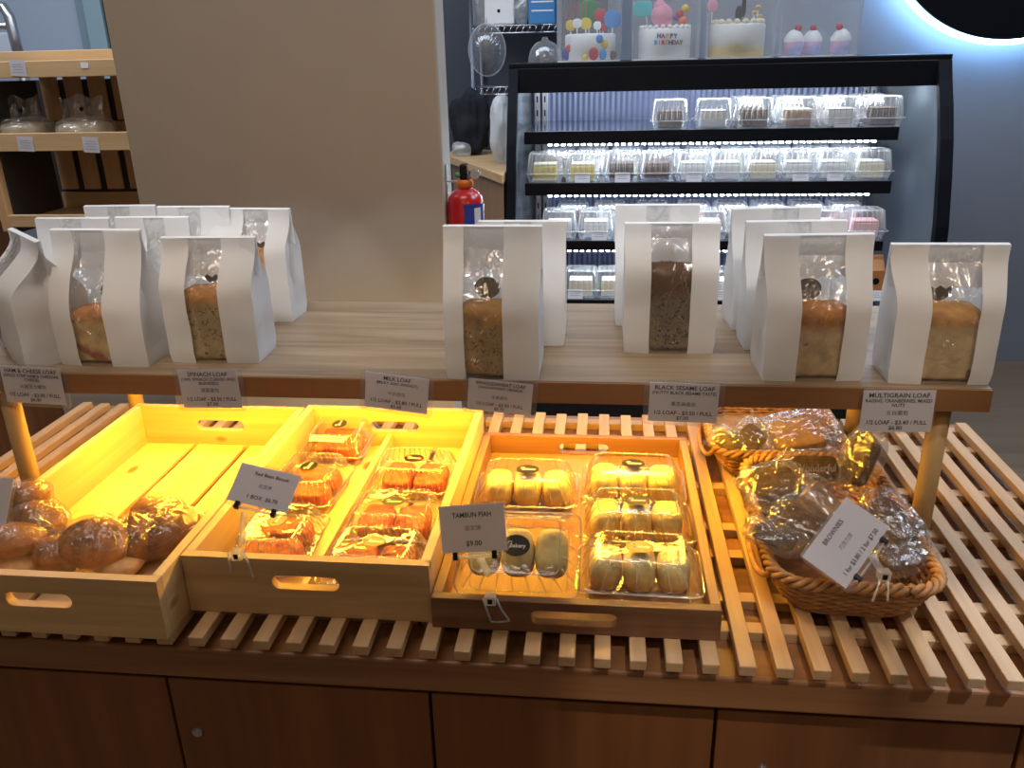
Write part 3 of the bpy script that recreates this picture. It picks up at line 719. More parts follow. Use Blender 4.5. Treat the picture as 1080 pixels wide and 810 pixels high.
# --- tambun piah boxes in the dark tray
ZT = ZR + .0095
piah_box = clamshell('pastry_box', 'x', .134, .092, .052, 'clear boxes of round pale pastries in the dark tray', stick_r=.0125, ribs=6)
def piah(seed, w=.037, d=.052, h=.042):
    mb = MB(); mb.blob((0, 0, h / 2), w / 2, d / 2, h / 2, 3., 28, 18, .035, seed, nscale=40)
    for v in mb.bm.verts: v.co.z = max(v.co.z, .0006)
    return mb.build('round_pastry', M['piahtop'], None, smooth=True)
pps = [piah(11), piah(12), piah(13)]; used = [False] * 3
spots = [(553, 495, 0, 'clear box of pale round pastries at the back left of the dark tray', 'back left box of the dark tray'),
         (668, 489, 0, 'clear box of pale round pastries at the back right of the dark tray', 'back right box of the dark tray'),
         (673, 528, 0, 'clear box of pale round pastries in the middle of the right column, dark tray', 'middle box of the right column, dark tray'),
         (677, 577, 0, 'clear box of pale round pastries at the front right of the dark tray', 'front right box of the dark tray'),
         (538, 590, 1, 'clear box of pale round pastries tipped up to face forward, front left, dark tray', 'tipped-up box, front left of the dark tray')]
for k, (sx, sy, up, lab, short) in enumerate(spots):
    if not up:
        c = on_z(sx, sy, ZT + .052); c.x = max(-.1635 + .0695, min(c.x, .116 - .0695)); rx = 0; rz = .02 * (-1) ** k; loc = Vector((c.x, c.y, ZT + .0005))
    else:
        rx = .72; rz = .0; c = on_y(545, 592, .775); loc = Vector((c.x, .806, ZT + .0295))
    if k == 3: loc.y = max(loc.y, .785)
    put(piah_box, k > 0, loc, rz, lab, rx)
    for q in range(3):
        off = Vector(((q - 1) * .0375, 0, .0025)); Rm = Matrix.Rotation(rz, 3, 'Z') @ Matrix.Rotation(rx, 3, 'X'); off = Rm @ off
        o = pps[q] if not used[q] else pps[q].copy()
        if used[q]: COL.objects.link(o)
        used[q] = True
        o.location = loc + off; o.rotation_euler = (rx, 0, rz)
        tag(o, '%s pale round pastry in the %s' % (ords[q], short), 'pastry', 'round pastries in clear boxes')

# ------------------------------------------------------------------ wrapped buns in the left crate
def bun(label, px, z, size, rot=(0, 0, 0), mat='bun', wrapped=True, seed=1, e=2.2, tail=None):
    c = on_z(px[0], px[1], z)
    mb = MB(); mb.blob((0, 0, 0), size[0], size[1], size[2], e, 32, 20, .09, seed, nscale=22)
    o = mb.build('bread_bun', M[mat], None, smooth=True); o.location = c; o.rotation_euler = rot
    tag(o, label, 'bread', 'buns in the left crate')
    if wrapped:
        mb = MB(); mb.blob((0, 0, 0), size[0] * 1.06 + .0015, size[1] * 1.06 + .0015, size[2] * 1.08 + .0015, e, 44, 30, .10, seed, nscale=22)
        for v in mb.bm.verts:
            q = mnoise.noise(v.co * 95 + Vector((seed, 0, 0))); q2 = mnoise.noise(v.co * 210 + Vector((0, seed, 0))); v.co *= 1 + .07 * abs(q) + .03 * q2
        if tail:
            # gathered end of the bag
            d = Vector(tail).normalized(); p0 = Vector((d.x * size[0], d.y * size[1], d.z * size[2]))
            mb.tube([p0, p0 + d * .008, p0 + d * .02, p0 + d * .032], [.010, .004, .009, .014], 14, cap=False)
        mb.build('wrapper', M['wrap'], o, smooth=False)
    return o
bun('tan bun at the front left, bottom of the stack under the card', (18, 593), .956, (.034, .026, .015), mat='bunpale', wrapped=False, seed=3)
bun('glossy wrapped brown bun lying on the tan bun at the left edge', (15, 569), .982, (.036, .028, .018), mat='bun', seed=4)
bun('long wrapped roll with a white end, behind the stacked left buns', (40, 547), .988, (.036, .026, .020), rot=(0, .1, -.3), mat='bun', seed=5)
bun('small wrapped roll on top of the pile beside the round post', (31, 523), 1.004, (.024, .022, .017), mat='bun', seed=6)
bun('dark brown roll in the shade between the left stack and the shiny bun', (52, 575), .962, (.022, .030, .019), mat='bundark', wrapped=False, seed=7)
bun('brown bun leaning at the front, left of the shiny wrapped bun', (61, 586), .964, (.026, .026, .023), mat='bun', seed=8)
bun('shiny wrapped round bun at the front centre of the left crate', (102, 574), .979, (.041, .032, .024), rot=(.45, .1, 0), mat='bun', seed=9, tail=(-.95, .1, .2))
bun('tan bun underneath the shiny wrapped bun, to its right', (127, 592), .956, (.028, .028, .015), mat='bunpale', wrapped=False, seed=10)
bun('wrapped brown roll standing right of the shiny bun', (142, 571), .969, (.021, .034, .026), rot=(.5, .35, .4), mat='bundark', seed=12)
bun('largest wrapped crusty roll against the right wall of the left crate', (172, 563), .967, (.048, .034, .026), rot=(.2, -.1, .35), mat='bundark', seed=13, tail=(.9, .1, .3))
bun('golden wrapped roll lying behind the two right-hand brown rolls', (168, 543), .963, (.040, .026, .022), rot=(0, 0, -.1), mat='bun', seed=14)

# ------------------------------------------------------------------ wicker baskets
def basket(label, c, w, d, h, rz, seed):
    r = thing('wicker_basket', label, 'basket', c, (0, 0, rz), 'brown wicker baskets on the slatted rack')
    LV = 11; n = 168
    mb = MB()
    for k in range(LV):
        t = k / (LV - 1); f = .76 + .24 * t ** .8
        pts = []
        for i, (p, q) in enumerate(rrect(w * f, d * (1 - (1 - f) * .6), .035, n)):
            o = .0022 * math.sin(2 * PI * i / n * 28 + (PI if k % 2 else 0))
            pts.append((p.x + q.x * o, p.y + q.y * o, .004 + (h - .008) * t))
        mb.tube(pts, .0027, 6, closed=True)
    mb.build('woven_wall', M['wicker'], r, smooth=True)
    mb = MB()
    for i in range(0, n, 3):
        pts = []
        for t in (0, .5, 1):
            f = .76 + .24 * t ** .8; p, q = rrect(w * f, d * (1 - (1 - f) * .6), .035, n)[i]; pts.append((p.x, p.y, .002 + (h - .002) * t))
        mb.tube(pts, .0017, 5)
    mb.build('stakes', M['wicker'], r, smooth=True)
    mb = MB(); P = rrect(w * 1.01, d * 1.01, .038, n)
    for ph in range(3):
        pts = []
        for i, (p, q) in enumerate(P):
            a = 2 * PI * i / n * 26 + ph * 2 * PI / 3
            pts.append((p.x + q.x * .0046 * math.cos(a), p.y + q.y * .0046 * math.cos(a), h + .0046 * math.sin(a)))
        mb.tube(pts, .0034, 6, closed=True)
    mb.build('braided_rim', M['wicker'], r, smooth=True)
    mb = MB(); mb.loft([[(p.x, p.y, z) for p, q in rrect(w * .76, d * .88, .035, 48)] for z in (.001, .004)], True, True); mb.build('base', M['wicker'], r)
    for sx in (-1, 1):
        pts = [Vector((sx * (w / 2 * .97 + .012 * math.sin(a)), -d * .5 * .55 * math.cos(a) * 1.0 - d * .12, h - .004 - .030 * math.sin(a))) for a in [PI * k / 14 for k in range(15)]]
        MB().tube(pts, .0036, 8).build('handle', M['wicker'], r, smooth=True)
    return r
basket('oval brown wicker basket at the front, heaped with wrapped brownies and a price card', (.277, .908, ZR), .172, .292, .050, -.03, 1)
basket('brown wicker basket at the back, partly hidden under the shelf', (.254, 1.205, ZR), .184, .262, .048, .0, 2)

def pouch(label, px, z, size, rot, seed, tail=1, brown=None, bsize=None, group='wrapped brownies in the baskets', film='pouch'):
    c = on_z(px[0], px[1], z)
    r = thing('wrapped_brownie', label, 'brownie', c, rot, group)
    sx, sy, sz = size
    bs = (sx * .82, sy * .82, sz * .70); sx, sy, sz = sx * 1.24, sy * 1.24, sz * 1.22
    
    mb = MB(); mb.blob((0, 0, 0), bs[0], bs[1], bs[2], 6, 32, 18, .05, seed, nscale=60)
    mb.build('brownie', M[brown or 'brownie'], r, smooth=True)
    mb = MB(); mb.blob((0, 0, 0), sx, sy, sz, 3.2, 56, 34, .04, seed, nscale=40)
    for v in mb.bm.verts:
        q = mnoise.noise(v.co * 75 + Vector((seed * 2.2, 0, 0))); q2 = mnoise.noise(v.co * 160 + Vector((0, seed, 0)))
        v.co *= 1 + .17 * abs(q) + .07 * q2
    # flat crimped tail of the pouch
    if tail:
        rows = []
        for i in range(15):
            u = -1 + 2 * i / 14; rows.append([Vector((sx * (.9 + .35 * t) , u * sy * (.6 + .45 * t), .010 * t * math.sin(9 * u + seed) + .004 * math.sin(23 * u))) for t in (0, .35, .7, 1)])
        mb.loft(rows, closed=False)
    mb.build('wrapper', M[film], r, smooth=False)
    return r
pouch('flat square wrapped brownie on top at the left of the front basket', (818, 512), 1.012, (.034, .028, .011), (.25, -.12, .3), 1, 0)
w2 = pouch('wrapped brownie at the back of the front basket with white script lettering', (858, 494), 1.005, (.036, .020, .010), (.6, 0, .05), 2, 0)
printed([('Wonderful', 0, 0, .013, .0002, .05)], w2, M['white'], 'lettering', xf=Matrix.Translation((-.002, -.008, .0150)) @ Matrix.Rotation(-PI / 3, 4, 'X'))
pouch('tall wrapped brownie standing upright at the back right of the front basket', (907, 487), 1.012, (.036, .022, .013), (.1, -1.25, .35), 3, 1)
pouch('small tan wrapped brownie in the middle of the front basket', (866, 528), 1.008, (.026, .018, .012), (.3, .6, -.6), 4, 1, 'caramel')
pouch('dark wrapped brownie at the front left of the front basket', (817, 566), .995, (.030, .026, .013), (.2, .5, 1.1), 5, 1)
pouch('wrapped brownie under the crumpled film left of the basket price card', (846, 553), .992, (.030, .022, .013), (.1, .2, -.5), 6, 1)
pouch('pillow-shaped wrapped brownie at the right side by the post', (943, 549), .999, (.035, .019, .013), (.2, .35, -1.1), 7, 1)
pouch('wrapped brownie deep in the front right corner of the basket', (948, 588), .978, (.024, .018, .010), (.1, 0, .4), 8, 1)
pouch('wrapped brownie low in the front basket behind the price card', (900, 560), .975, (.034, .026, .013), (.0, .1, .8), 9, 0)
pouch('wrapped brownie lying low at the back left of the front basket', (822, 536), .976, (.032, .026, .012), (.0, .1, .2), 10, 0)
pouch('leftmost wrapped brownie in the rear basket', (768, 466), .985, (.027, .021, .015), (.4, .4, 1.3), 11, 1, group='wrapped brownies in the rear basket')
pouch('wrapped brownie second from left in the rear basket, set upright', (790, 465), .985, (.029, .022, .015), (.5, -.3, .9), 12, 1, group='wrapped brownies in the rear basket')
pouch('large shiny wrapped brownie at the right of the rear basket', (842, 459), .988, (.046, .030, .015), (.5, -.12, .12), 13, 0, 'caramel', group='wrapped brownies in the rear basket')
# card lying on the brownies
nTA = Vector((.05, -.62, .78)).normalized()
rA, wA, hA = card_px('price card for brownies lying tilted on the front basket', [(842, 589), (893, 527), (937, 553), (896, 619)], on_z(890, 572, 1.026), nTA, [('BROWNIES', 0, .30, .14, .0016, .6), ('巧克力饼', 0, 0, .11, 0, .45), ('1 for $3.80 / 2 for $7.50', .0, -.34, .13, .0014, .84)], margin=(.002, .003, .003, .006), name='card_stand', group='price cards on clear clip stands', cat='card stand')
sign_clip(rA, wA, hA, 0, 0)
pA = on_plane(930, 603, on_z(930, 603, 1.0), nTA)
clip_parts(rA, [on_z(920, 586, 1.022), on_z(925, 596, 1.012), on_z(930, 602, 1.006)], (tuple(on_z(932, 606, 1.0)), .006),
           [[on_z(928, 612, .999), on_z(925, 622, .992), on_z(920, 634, .986)], [on_z(936, 612, .999), on_z(937, 622, .992), on_z(936, 634, .986)]])

# ------------------------------------------------------------------ fridge
FY = 3.1
fx0, fx1 = on_y(542, 150, FY).x, on_y(984, 150, FY).x
fzt = on_y(764, 62, FY).z; FD = .62
PROF = [(.05, 2.86), (.60, 2.86), (.80, 2.865), (.95, 2.885), (1.10, 2.925), (1.22, 2.965), (1.32, 3.01), (1.40, 3.055), (fzt - .016, 3.085)]
fr = thing('display_fridge', 'tall black open-front display fridge stocked with boxed cakes', 'fridge', ((fx0 + fx1) / 2, FY + FD / 2, 0))
fcx = (fx0 + fx1) / 2; fcy = FY + FD / 2
def FX(x): return x - fcx
def FYy(y): return y - fcy
def stripes():
    m, t, o = nt('ribbed_steel')
    b = N(t, 'BsdfPrincipled', Roughness=.35, Metallic=.35)
    tc = N(t, 'TexCoord'); wv = N(t, 'TexWave', Scale=14., Distortion=0.); wv.bands_direction = 'X'; L(t, tc, 'Object', wv, 'Vector')
    bp = N(t, 'Bump', Strength=.6, Distance=.01); L(t, wv, 'Fac', bp, 'Height'); L(t, bp, 'Normal', b, 'Normal')
    b.inputs['Base Color'].default_value = (.25, .28, .43, 1); L(t, b, 'BSDF', o, 'Surface'); return m
M['fridgeback'] = stripes()
M['fridgeside'] = plain('fridge_liner', (.17, .20, .225), .18, .2)
M['fridgeshelf'] = plain('fridge_shelf_steel', (.30, .33, .42), .12, .9)
MB().box(FX(fx0), FX(fx1), FYy(FY + FD - .02), FYy(FY + FD), .05, fzt).build('back_panel', M['fridgeback'], fr)
for s, xa, xb in ((-1, fx0, fx0 + .018), (1, fx1 - .018, fx1)):
    poly = [(y + .012, z) for z, y in PROF] + [(FY + FD - .02, fzt - .016), (FY + FD - .02, .05)]
    MB().loft([[(FX(x), FYy(y), z) for y, z in poly] for x in (xa, xb)], True, True).build('side_panel', M['fridgeside'], fr)
    xe0, xe1 = (fx0 - .010, fx0 + .024) if s < 0 else (fx1 - .034, fx1 + .010)
    MB().loft([[(FX(x), FYy(y + dy), z) for x, dy in ((xe0, -.016), (xe1, -.016), (xe1, .014), (xe0, .014))] for z, y in PROF], True, True).build('edge_trim', M['blackflat'], fr, bevel=.003)
MB().box(FX(fx0 - .01), FX(fx1 + .01), FYy(FY - .03), FYy(FY + FD), fzt - .016, fzt).build('top_panel', M['black'], fr, bevel=.003)
hz = on_y(700, 97, FY).z
MB().loft([[(FX(x), FYy(y), z) for y, z in ((FY - .03, hz + .005), (FY + .10, hz + .02), (FY + .10, fzt - .016), (FY - .03, fzt - .016))] for x in (fx0 - .01, fx1 + .01)], True, True).build('header', M['black'], fr, bevel=.003)
MB().box(FX(fx0), FX(fx1), FYy(2.87), FYy(FY + FD), 0.0, .42).build('plinth', M['black'], fr, bevel=.004)
MB().box(FX(fx0 + .02), FX(fx1 - .02), FYy(2.88), FYy(FY + FD - .02), .42, .5).build('bottom_deck', M['fridgeside'], fr)
# slotted uprights
for xq in (fx0 + .03, fx0 + .062, fx1 - .06, fx1 - .09):
    mb = MB(); mb.box(FX(xq), FX(xq + .022), FYy(FY + FD - .045), FYy(FY + FD - .02), .5, fzt - .05)
    mb.build('upright', M['metal'], fr, bevel=.001)
    mb = MB()
    for k in range(16): mb.box(FX(xq + .008), FX(xq + .014), FYy(FY + FD - .0465), FYy(FY + FD - .045), .55 + .055 * k, .575 + .055 * k)
    mb.build('slots', M['black'], fr)
# shelves: front edge pixel top/bottom
SHY = FY + .10
shelf_z = []
SY_ = [3.13, 3.03, 2.96, 2.92]
for k, (yt, yb) in enumerate(((136.5, 150), (192, 205), (254, 264), (317, 325))):
    zt, zb = on_y(750, yt - (0 if k == 0 else 0), SY_[k]).z, on_y(750, yb, SY_[k]).z
    ya = SY_[k]
    s = MB().box(FX(on_y(555, 150, ya).x), FX(on_y(946, 150, ya).x), FYy(ya), FYy(FY + FD - .05), zt - .012, zt).build('shelf', M['fridgeshelf'], fr)
    MB().box(FX(on_y(553, 150, ya).x), FX(on_y(946, 150, ya).x), FYy(ya - .008), FYy(ya + .004), zb, zt + .001).build('front_rail', M['black'], s, bevel=.002)
    mb = MB(); xa_, xb_ = FX(on_y(578, 150, ya).x), FX(on_y(928, 150, ya).x); nb = 48
    for i in range(nb):
        x = xa_ + (xb_ - xa_) * i / nb; mb.box(x, x + (xb_ - xa_) / nb * .5, FYy(ya + .004), FYy(ya + .022), zb - .006, zb + .002)
    mb.build('light_strip', M['led'], s)
    shelf_z.append((zt, ya))
# canopy lamp of the fridge
MB().box(FX(fx0 + .05), FX(fx1 - .05), FYy(FY + .102), FYy(FY + .125), hz + .010, hz + .022).build('light_strip', M['led'], fr)

# --- cake boxes on the fridge shelves
cbox = clamshell('cake_box', 'x', .136, .115, .100, 'clear boxes of cake in the display fridge', .28, 88, 22, False, 'petcool', .002, ribs=4, ribmat='ribcool')
cb_used = [False]
cake_used = {}
def cake(kind, h=.052, w=.086, d=.07):
    if kind in cake_used:
        o = cake_used[kind].copy(); COL.objects.link(o); return o
    base, top = {'choc': ('choc', 'choc'), 'yellow': ('yellow', 'cream'), 'cream': ('cream', 'creamwhite'), 'white': ('creamwhite', 'creamwhite'), 'caramel': ('caramel', 'cream'), 'pink': ('pink', 'pink')}[kind]
    o = MB().box(-w / 2, w / 2, -d / 2, d / 2, 0, h).build('cake_slice', M[base], None, bevel=.005)
    MB().box(-w / 2 + .001, w / 2 - .001, -d / 2 + .001, d / 2 - .001, h, h + .007).build('icing', M[top], o, bevel=.003)
    cake_used[kind] = o; return o
def cake_copy(kind):
    first = kind not in cake_used
    o = cake(kind)
    if not first:
        for ch in cake_used[kind].children:
            c = ch.copy(); COL.objects.link(c); c.parent = o
    return o
NTH = ['first', 'second', 'third', 'fourth', 'fifth', 'sixth', 'seventh', 'eighth', 'ninth', 'tenth', 'eleventh']
KW = {'choc': 'dark chocolate', 'yellow': 'yellow', 'cream': 'cream-coloured', 'white': 'white', 'caramel': 'light brown', 'pink': 'pink'}
def cbx(px, row, level, kind, nth, back=False, card=None, where=''):
    zt, ya = shelf_z[level]
    y = ya + (.066 if not back else .22) + .004
    p = on_y(px, 150, y); z = zt + .0005
    lv = ['top', 'second', 'third', 'bottom'][level]; rw = 'rear' if back else 'front'
    lab = 'clear cake box, %s from left in the %s row of the %s fridge shelf' % (nth, rw, lv)
    if not cb_used[0]: cbox.location = (p.x, y, z); cbox['label'] = lab; cb_used[0] = True
    else: dup(cbox, (p.x, y, z), (0, 0, rng.uniform(-.04, .04)), lab)
    if kind:
        c = cake_copy(kind); c.location = (p.x, y, z + .003)
        tag(c, '%s cake slice, %s box from left, %s row, %s fridge shelf' % (KW[kind], nth, rw, lv), 'cake', 'cake slices in the display fridge')
    if card:
        k = MB().box(-.027, .027, -.0005, .0005, 0, .034).build('shelf_card', M['cardwhite']); k.location = (p.x + card, ya + .006, z); k.rotation_euler = (-.25, 0, 0)
        ruled(k)
        tag(k, 'small white card before the %s box from left, %s fridge shelf' % (nth, lv), 'price card', 'price cards inside the fridge')
for i, (px, kd, cd) in enumerate(((705, 'choc', 0), (750, 'white', 0), (793, 'choc', 0), (838, 'caramel', 0), (881, 'white', .0001), (925, 'choc', 0))): cbx(px, 0, 0, kd, NTH[i], card=cd)
for i, (px, kd) in enumerate(((785, 'choc'), (826, 'white'), (868, 'caramel'), (908, 'choc'))): cbx(px, 0, 0, kd, NTH[i], True)
for i, (px, kd, cd) in enumerate(((575, 'yellow', 0), (615, 'yellow', .0001), (656, 'choc', .004), (694, 'choc', 0), (732, 'white', .0001), (768, 'white', 0), (806, 'cream', 0), (843, 'white', .003), (880, 'white', .0001), (920, 'cream', 0))): cbx(px, 0, 1, kd, NTH[i], card=cd)
for i, px in enumerate((590, 626, 662, 700, 740, 778, 816, 856, 896)): cbx(px, 0, 1, ['choc', 'white', 'cream'][i % 3], NTH[i], True)
for i, (px, kd, cd) in enumerate(((590, 'white', 0), (630, 'white', .012), (672, 'white', 0), (712, 'cream', 0), (752, 'cream', .004), (793, 'cream', 0), (836, 'choc', 0), (878, 'pink', 0), (922, 'pink', 0))): cbx(px, 0, 2, kd, NTH[i], card=cd)
for i, px in enumerate((605, 645, 690, 735, 775, 815, 856, 897)): cbx(px, 0, 2, ['choc', 'white', 'choc', 'pink'][i % 4], NTH[i], True)
for i, (px, kd, cd) in enumerate(((614, 'cream', -.018), (650, 'cream', 0), (690, 'cream', 0), (735, 'white', 0), (770, 'white', .0001))): cbx(px, 0, 3, kd, NTH[i], card=cd)
# orange drink carton pouch on the bottom shelf at the right
zt, ya = shelf_z[3]
q = on_y(920, 292, ya + .06)
ob = thing('orange_bag', 'orange-brown carton with a black dot, right end of the bottom fridge shelf', 'carton', (q.x, ya + .07, zt))
mb = MB(); mb.loft([[(x * k, y * k2, z) for x, y in ((-.036, -.028), (.036, -.028), (.036, .028), (-.036, .028))] for z, k, k2 in ((0, 1, 1), (.10, 1, 1), (.135, .9, .25), (.15, .9, .12))], True, True)
mb.build('carton_body', plain('orange_brown_card', (.42, .17, .05), .5), ob, bevel=.003)
MB().lathe([(0, 0), (.012, 0), (.012, .0012), (0, .0012)], (.008, -.0285, .062), 24, axis='Y').build('dot', M['black'], ob)
k = MB().box(-.03, .03, -.0005, .0005, 0, .036).build('shelf_card', M['cardwhite']); k.location = (q.x + .005, ya + .012, zt); k.rotation_euler = (-.3, 0, 0)
ruled(k)
tag(k, 'small white price card below the orange-brown carton in the fridge', 'price card', 'price cards inside the fridge')

# ------------------------------------------------------------------ boxed birthday cakes on the fridge
def boxed(name, label, px0, px1, zt, pyt=None, y=None, group='clear tall boxes on the fridge'):
    y = y or FY + .16
    a, b = on_y(px0, 60, y - .1), on_y(px1, 60, y - .1); w = b.x - a.x
    h = .34
    r = thing(name, label, 'box', ((a.x + b.x) / 2, y, zt), (0, 0, 0), group)
    MB().loft([[(p.x, p.y, z) for p, q in rrect(w, .21, .012, 48)] for z in (.004, h)], False, True).build('cover', M['petcool'], r, smooth=False)
    MB().loft([[(p.x, p.y, z) for p, q in rrect(w * .98, .205, .012, 48)] for z in (.0, .004)], True, True).build('board', M['white'], r)
    return r, w, y
TZ = fzt
def drum(name, label, cx, y, rr, h, mat, z0, n=48):
    o = MB().lathe([(0, 0), (rr, 0), (rr, h - .008), (rr - .003, h - .002), (rr - .009, h), (0, h)], (0, 0, 0), n).build(name, M[mat], None, smooth=True)
    o.location = (cx, y, z0); tag(o, label, 'cake', 'birthday cakes on the fridge'); return o
GR = plain('green_topper', (.02, .22, .07), .5); YL = plain('yellow_topper', (.75, .52, .05), .5); RD = plain('red_topper', (.5, .03, .04), .5); BL = plain('blue_topper', (.05, .25, .6), .5); PK = plain('pink_puff', (.8, .32, .42), .6); BK = M['black']; TQ = plain('turquoise_topper', (.08, .55, .55), .5); OR = plain('orange_ball', (.85, .2, .04), .45); PU = plain('purple_ball', (.2, .08, .35), .45); NV = plain('navy_candy', (.02, .04, .3), .45); BR = plain('brown_candy', (.12, .05, .04), .6); GD = plain('gold_topper', (.7, .5, .25), .3, .7)
def deco(parent, name, mat, c, r, e=2., sx=1, sy=1, sz=1):
    return MB().blob(c, r * sx, r * sy, r * sz, e, 20, 12).build(name, mat, parent, smooth=True)
# box 1: white cake with coloured candies and animal picks
r1, w1, y1 = boxed('cake_carton', 'clear tall box with white cake and animal picks, leftmost on the fridge', 587, 655, TZ)
yc = y1; p = on_y(622, 50, yc - .08)
rr = (on_y(650, 50, yc - .08).x - on_y(595.5, 50, yc - .08).x) / 2
hh = on_y(622, 35, yc - .08).z - TZ - .005
c1 = drum('birthday_cake', 'white birthday cake with coloured candies, leftmost box on the fridge', p.x, yc, rr, hh, 'creamwhite', TZ + .0045)
def on_front(cx_px, cy_px, cakeo, R_, yy):
    q = on_y(cx_px, cy_px, yy - R_)
    dx = max(-R_ * .98, min(R_ * .98, q.x - cakeo.location.x)); return (dx, -math.sqrt(max(0, R_ * R_ - dx * dx)), q.z - cakeo.location.z)
for (px, py, m_, s_, ez) in ((632, 41, BL, .014, 1), (637, 47, YL, .015, 1.1), (626, 60, RD, .017, 1.25), (635, 60, BL, .015, 1.3), (617, 62, YL, .011, .9), (645, 60, BR, .019, .8), (600, 51, RD, .013, 1.), (598, 60, NV, .020, 1.1)):
    q = on_front(px, py, c1, rr, yc); q = (q[0], q[1], max(q[2], s_ * ez)); deco(c1, 'candy', m_, q, s_, 2.2, 1, .4, ez)
def pick(parent, name, mat, x, y, z0, zt, r, sx=1, sz=1):
    s = MB().tube([(x, y, z0 - .02), (x, y, zt)], .0022, 6).build('pick', M['white'], parent)
    MB().blob((x, y, zt), r * sx, .004, r * sz, 2.4, 20, 12).build(name, mat, s, smooth=True); return s
for (px, py, m_, s_) in ((602, 27, YL, .018), (609, 25, M['white'], .016), (618, 25, YL, .020), (630, 27, M['white'], .014), (636, 29, RD, .013), (621, 12, GR, .034), (633, 16, RD, .022), (646, 20, BL, .030)):
    q = on_y(px, py, yc); pick(c1, 'topper', m_, q.x - c1.location.x, rng.uniform(-.03, .03), hh, q.z - c1.location.z, s_, 1, 1.2 if m_ == GR else 1)
q = on_y(607, 6, yc)
mb = MB()
for k in range(6): mb.tube([(q.x - c1.location.x - .035 + .014 * k, 0, q.z - c1.location.z - .05), (q.x - c1.location.x - .030 + .014 * k, 0, q.z - c1.location.z + .012 * (k % 2))], .0016, 5)
mb.build('candle', RD, c1)
# box 2: white cake lettered in colours with a pink puff
r2, w2_, y2 = boxed('cake_carton', 'clear tall box with the lettered birthday cake, second on the fridge', 666, 737, TZ)
yc = y2; p = on_y(702, 50, yc - .08); rr = (on_y(730, 50, yc - .08).x - on_y(674, 50, yc - .08).x) / 2; hh = on_y(702, 29, yc - .08).z - TZ - .005
c2 = drum('birthday_cake', 'white birthday cake reading happy birthday, second box on the fridge', p.x, yc, rr, hh, 'creamwhite', TZ + .0045)
cols = [NV, RD, GD, BR, NV, BL, OR, RD, GD, NV, RD, GR, BR]
for row, (wd_, x0, dx_, z_) in enumerate((('HAPPY', 695, 4.4, 38), ('BIRTHDAY', 691.5, 3.9, 45))):
    for i, ch in enumerate(wd_):
        q = on_front(x0 + dx_ * i, z_, c2, rr, yc)
        printed([(ch, 0, 0, .019, .0012, None)], c2, cols[row * 5 + i], 'icing_letter', xf=Matrix.Translation((q[0], q[1] - .0015, q[2])) @ Matrix.Rotation(math.asin(q[0] / rr) * .9, 4, 'Z'))
for k in range(22):
    a = 2 * PI * k / 22; deco(c2, 'icing_dot', M['creamwhite'], ((rr - .008) * math.cos(a), (rr - .008) * math.sin(a), hh + .003), .008)
for (px, py, m_, s_, nm) in ((698, 16, PK, .038, 'pink_puff'), (701, 24, PK, .026, 'pink_puff'), (696, 7, PK, .022, 'pink_puff'), (717, 15, RD, .013, 'ball'), (723, 9, YL, .014, 'ball'), (720, 22, OR, .015, 'ball'), (713, 19, PU, .010, 'ball')):
    q = on_y(px, py, yc - .02); deco(c2, nm, m_, (q.x - c2.location.x, -.02, max(q.z - c2.location.z, hh + s_ * .7)), s_)
q = on_y(678, 9, yc); MB().blob((q.x - c2.location.x, .02, q.z - c2.location.z), .034, .004, .026, 4, 24, 12).build('topper', TQ, c2, smooth=True)
MB().tube([(q.x - c2.location.x + .02, .02, hh), (q.x - c2.location.x + .01, .02, q.z - c2.location.z)], .002, 6).build('pick', M['white'], c2)
# box 3: cake with a dripping yellow skirt
r3, w3, y3 = boxed('cake_carton', 'clear tall box with the yellow and white cake, third on the fridge', 744, 817, TZ)
yc = y3; p = on_y(780, 50, yc - .08); rr = (on_y(810, 50, yc - .08).x - on_y(751, 50, yc - .08).x) / 2; hh = on_y(780, 24, yc - .08).z - TZ - .005
def ombre():
    m, t, o = nt('yellow_white_icing'); b = N(t, 'BsdfPrincipled', Roughness=.55)
    tc = N(t, 'TexCoord'); sp = N(t, 'SeparateXYZ'); L(t, tc, 'Generated', sp, 'Vector'); nz = N(t, 'TexNoise', Scale=16., Detail=3.); L(t, tc, 'Object', nz, 'Vector')
    ma = N(t, 'Math', operation='MULTIPLY_ADD'); ma.inputs[1].default_value = .7; L(t, nz, 'Fac', ma, 0); L(t, sp, 'Z', ma, 2)
    r = N(t, 'ValToRGB'); e = r.color_ramp.elements; e[0].position = .42; e[0].color = (.85, .62, .28, 1); e[1].position = .85; e[1].color = (.82, .82, .78, 1)
    x = e.new(.6); x.color = (.85, .72, .30, 1); L(t, ma, 'Value', r, 'Fac'); L(t, r, 'Color', b, 'Base Color'); L(t, b, 'BSDF', o, 'Surface'); return m
M['ombre'] = ombre()
c3 = drum('birthday_cake', 'white birthday cake with a yellow lower half, third box on the fridge', p.x, yc, rr, hh, 'ombre', TZ + .0045)
for k in range(18):
    a = 2 * PI * k / 18; deco(c3, 'icing_dot', M['cream'], ((rr - .012) * math.cos(a), (rr - .012) * math.sin(a), hh + .004), .011)
q = on_y(781, 16, yc); mb = MB(); zt_ = q.z - c3.location.z
mb.tube([(q.x - c3.location.x, 0, hh - .01), (q.x - c3.location.x, 0, zt_ + .01)], .003, 6); mb.blob((q.x - c3.location.x - .006, 0, zt_ + .005), .013, .004, .026, 2, 20, 12); mb.blob((q.x - c3.location.x + .010, 0, zt_ + .028), .008, .004, .035, 2, 20, 12)
mb.build('black_topper', BK, c3, smooth=True)
for px, py in ((796, 14), (800, 8), (802, 18)):
    q = on_y(px, py, yc); pick(c3, 'gold_star', GD, q.x - c3.location.x, .01, hh, q.z - c3.location.z, .010)
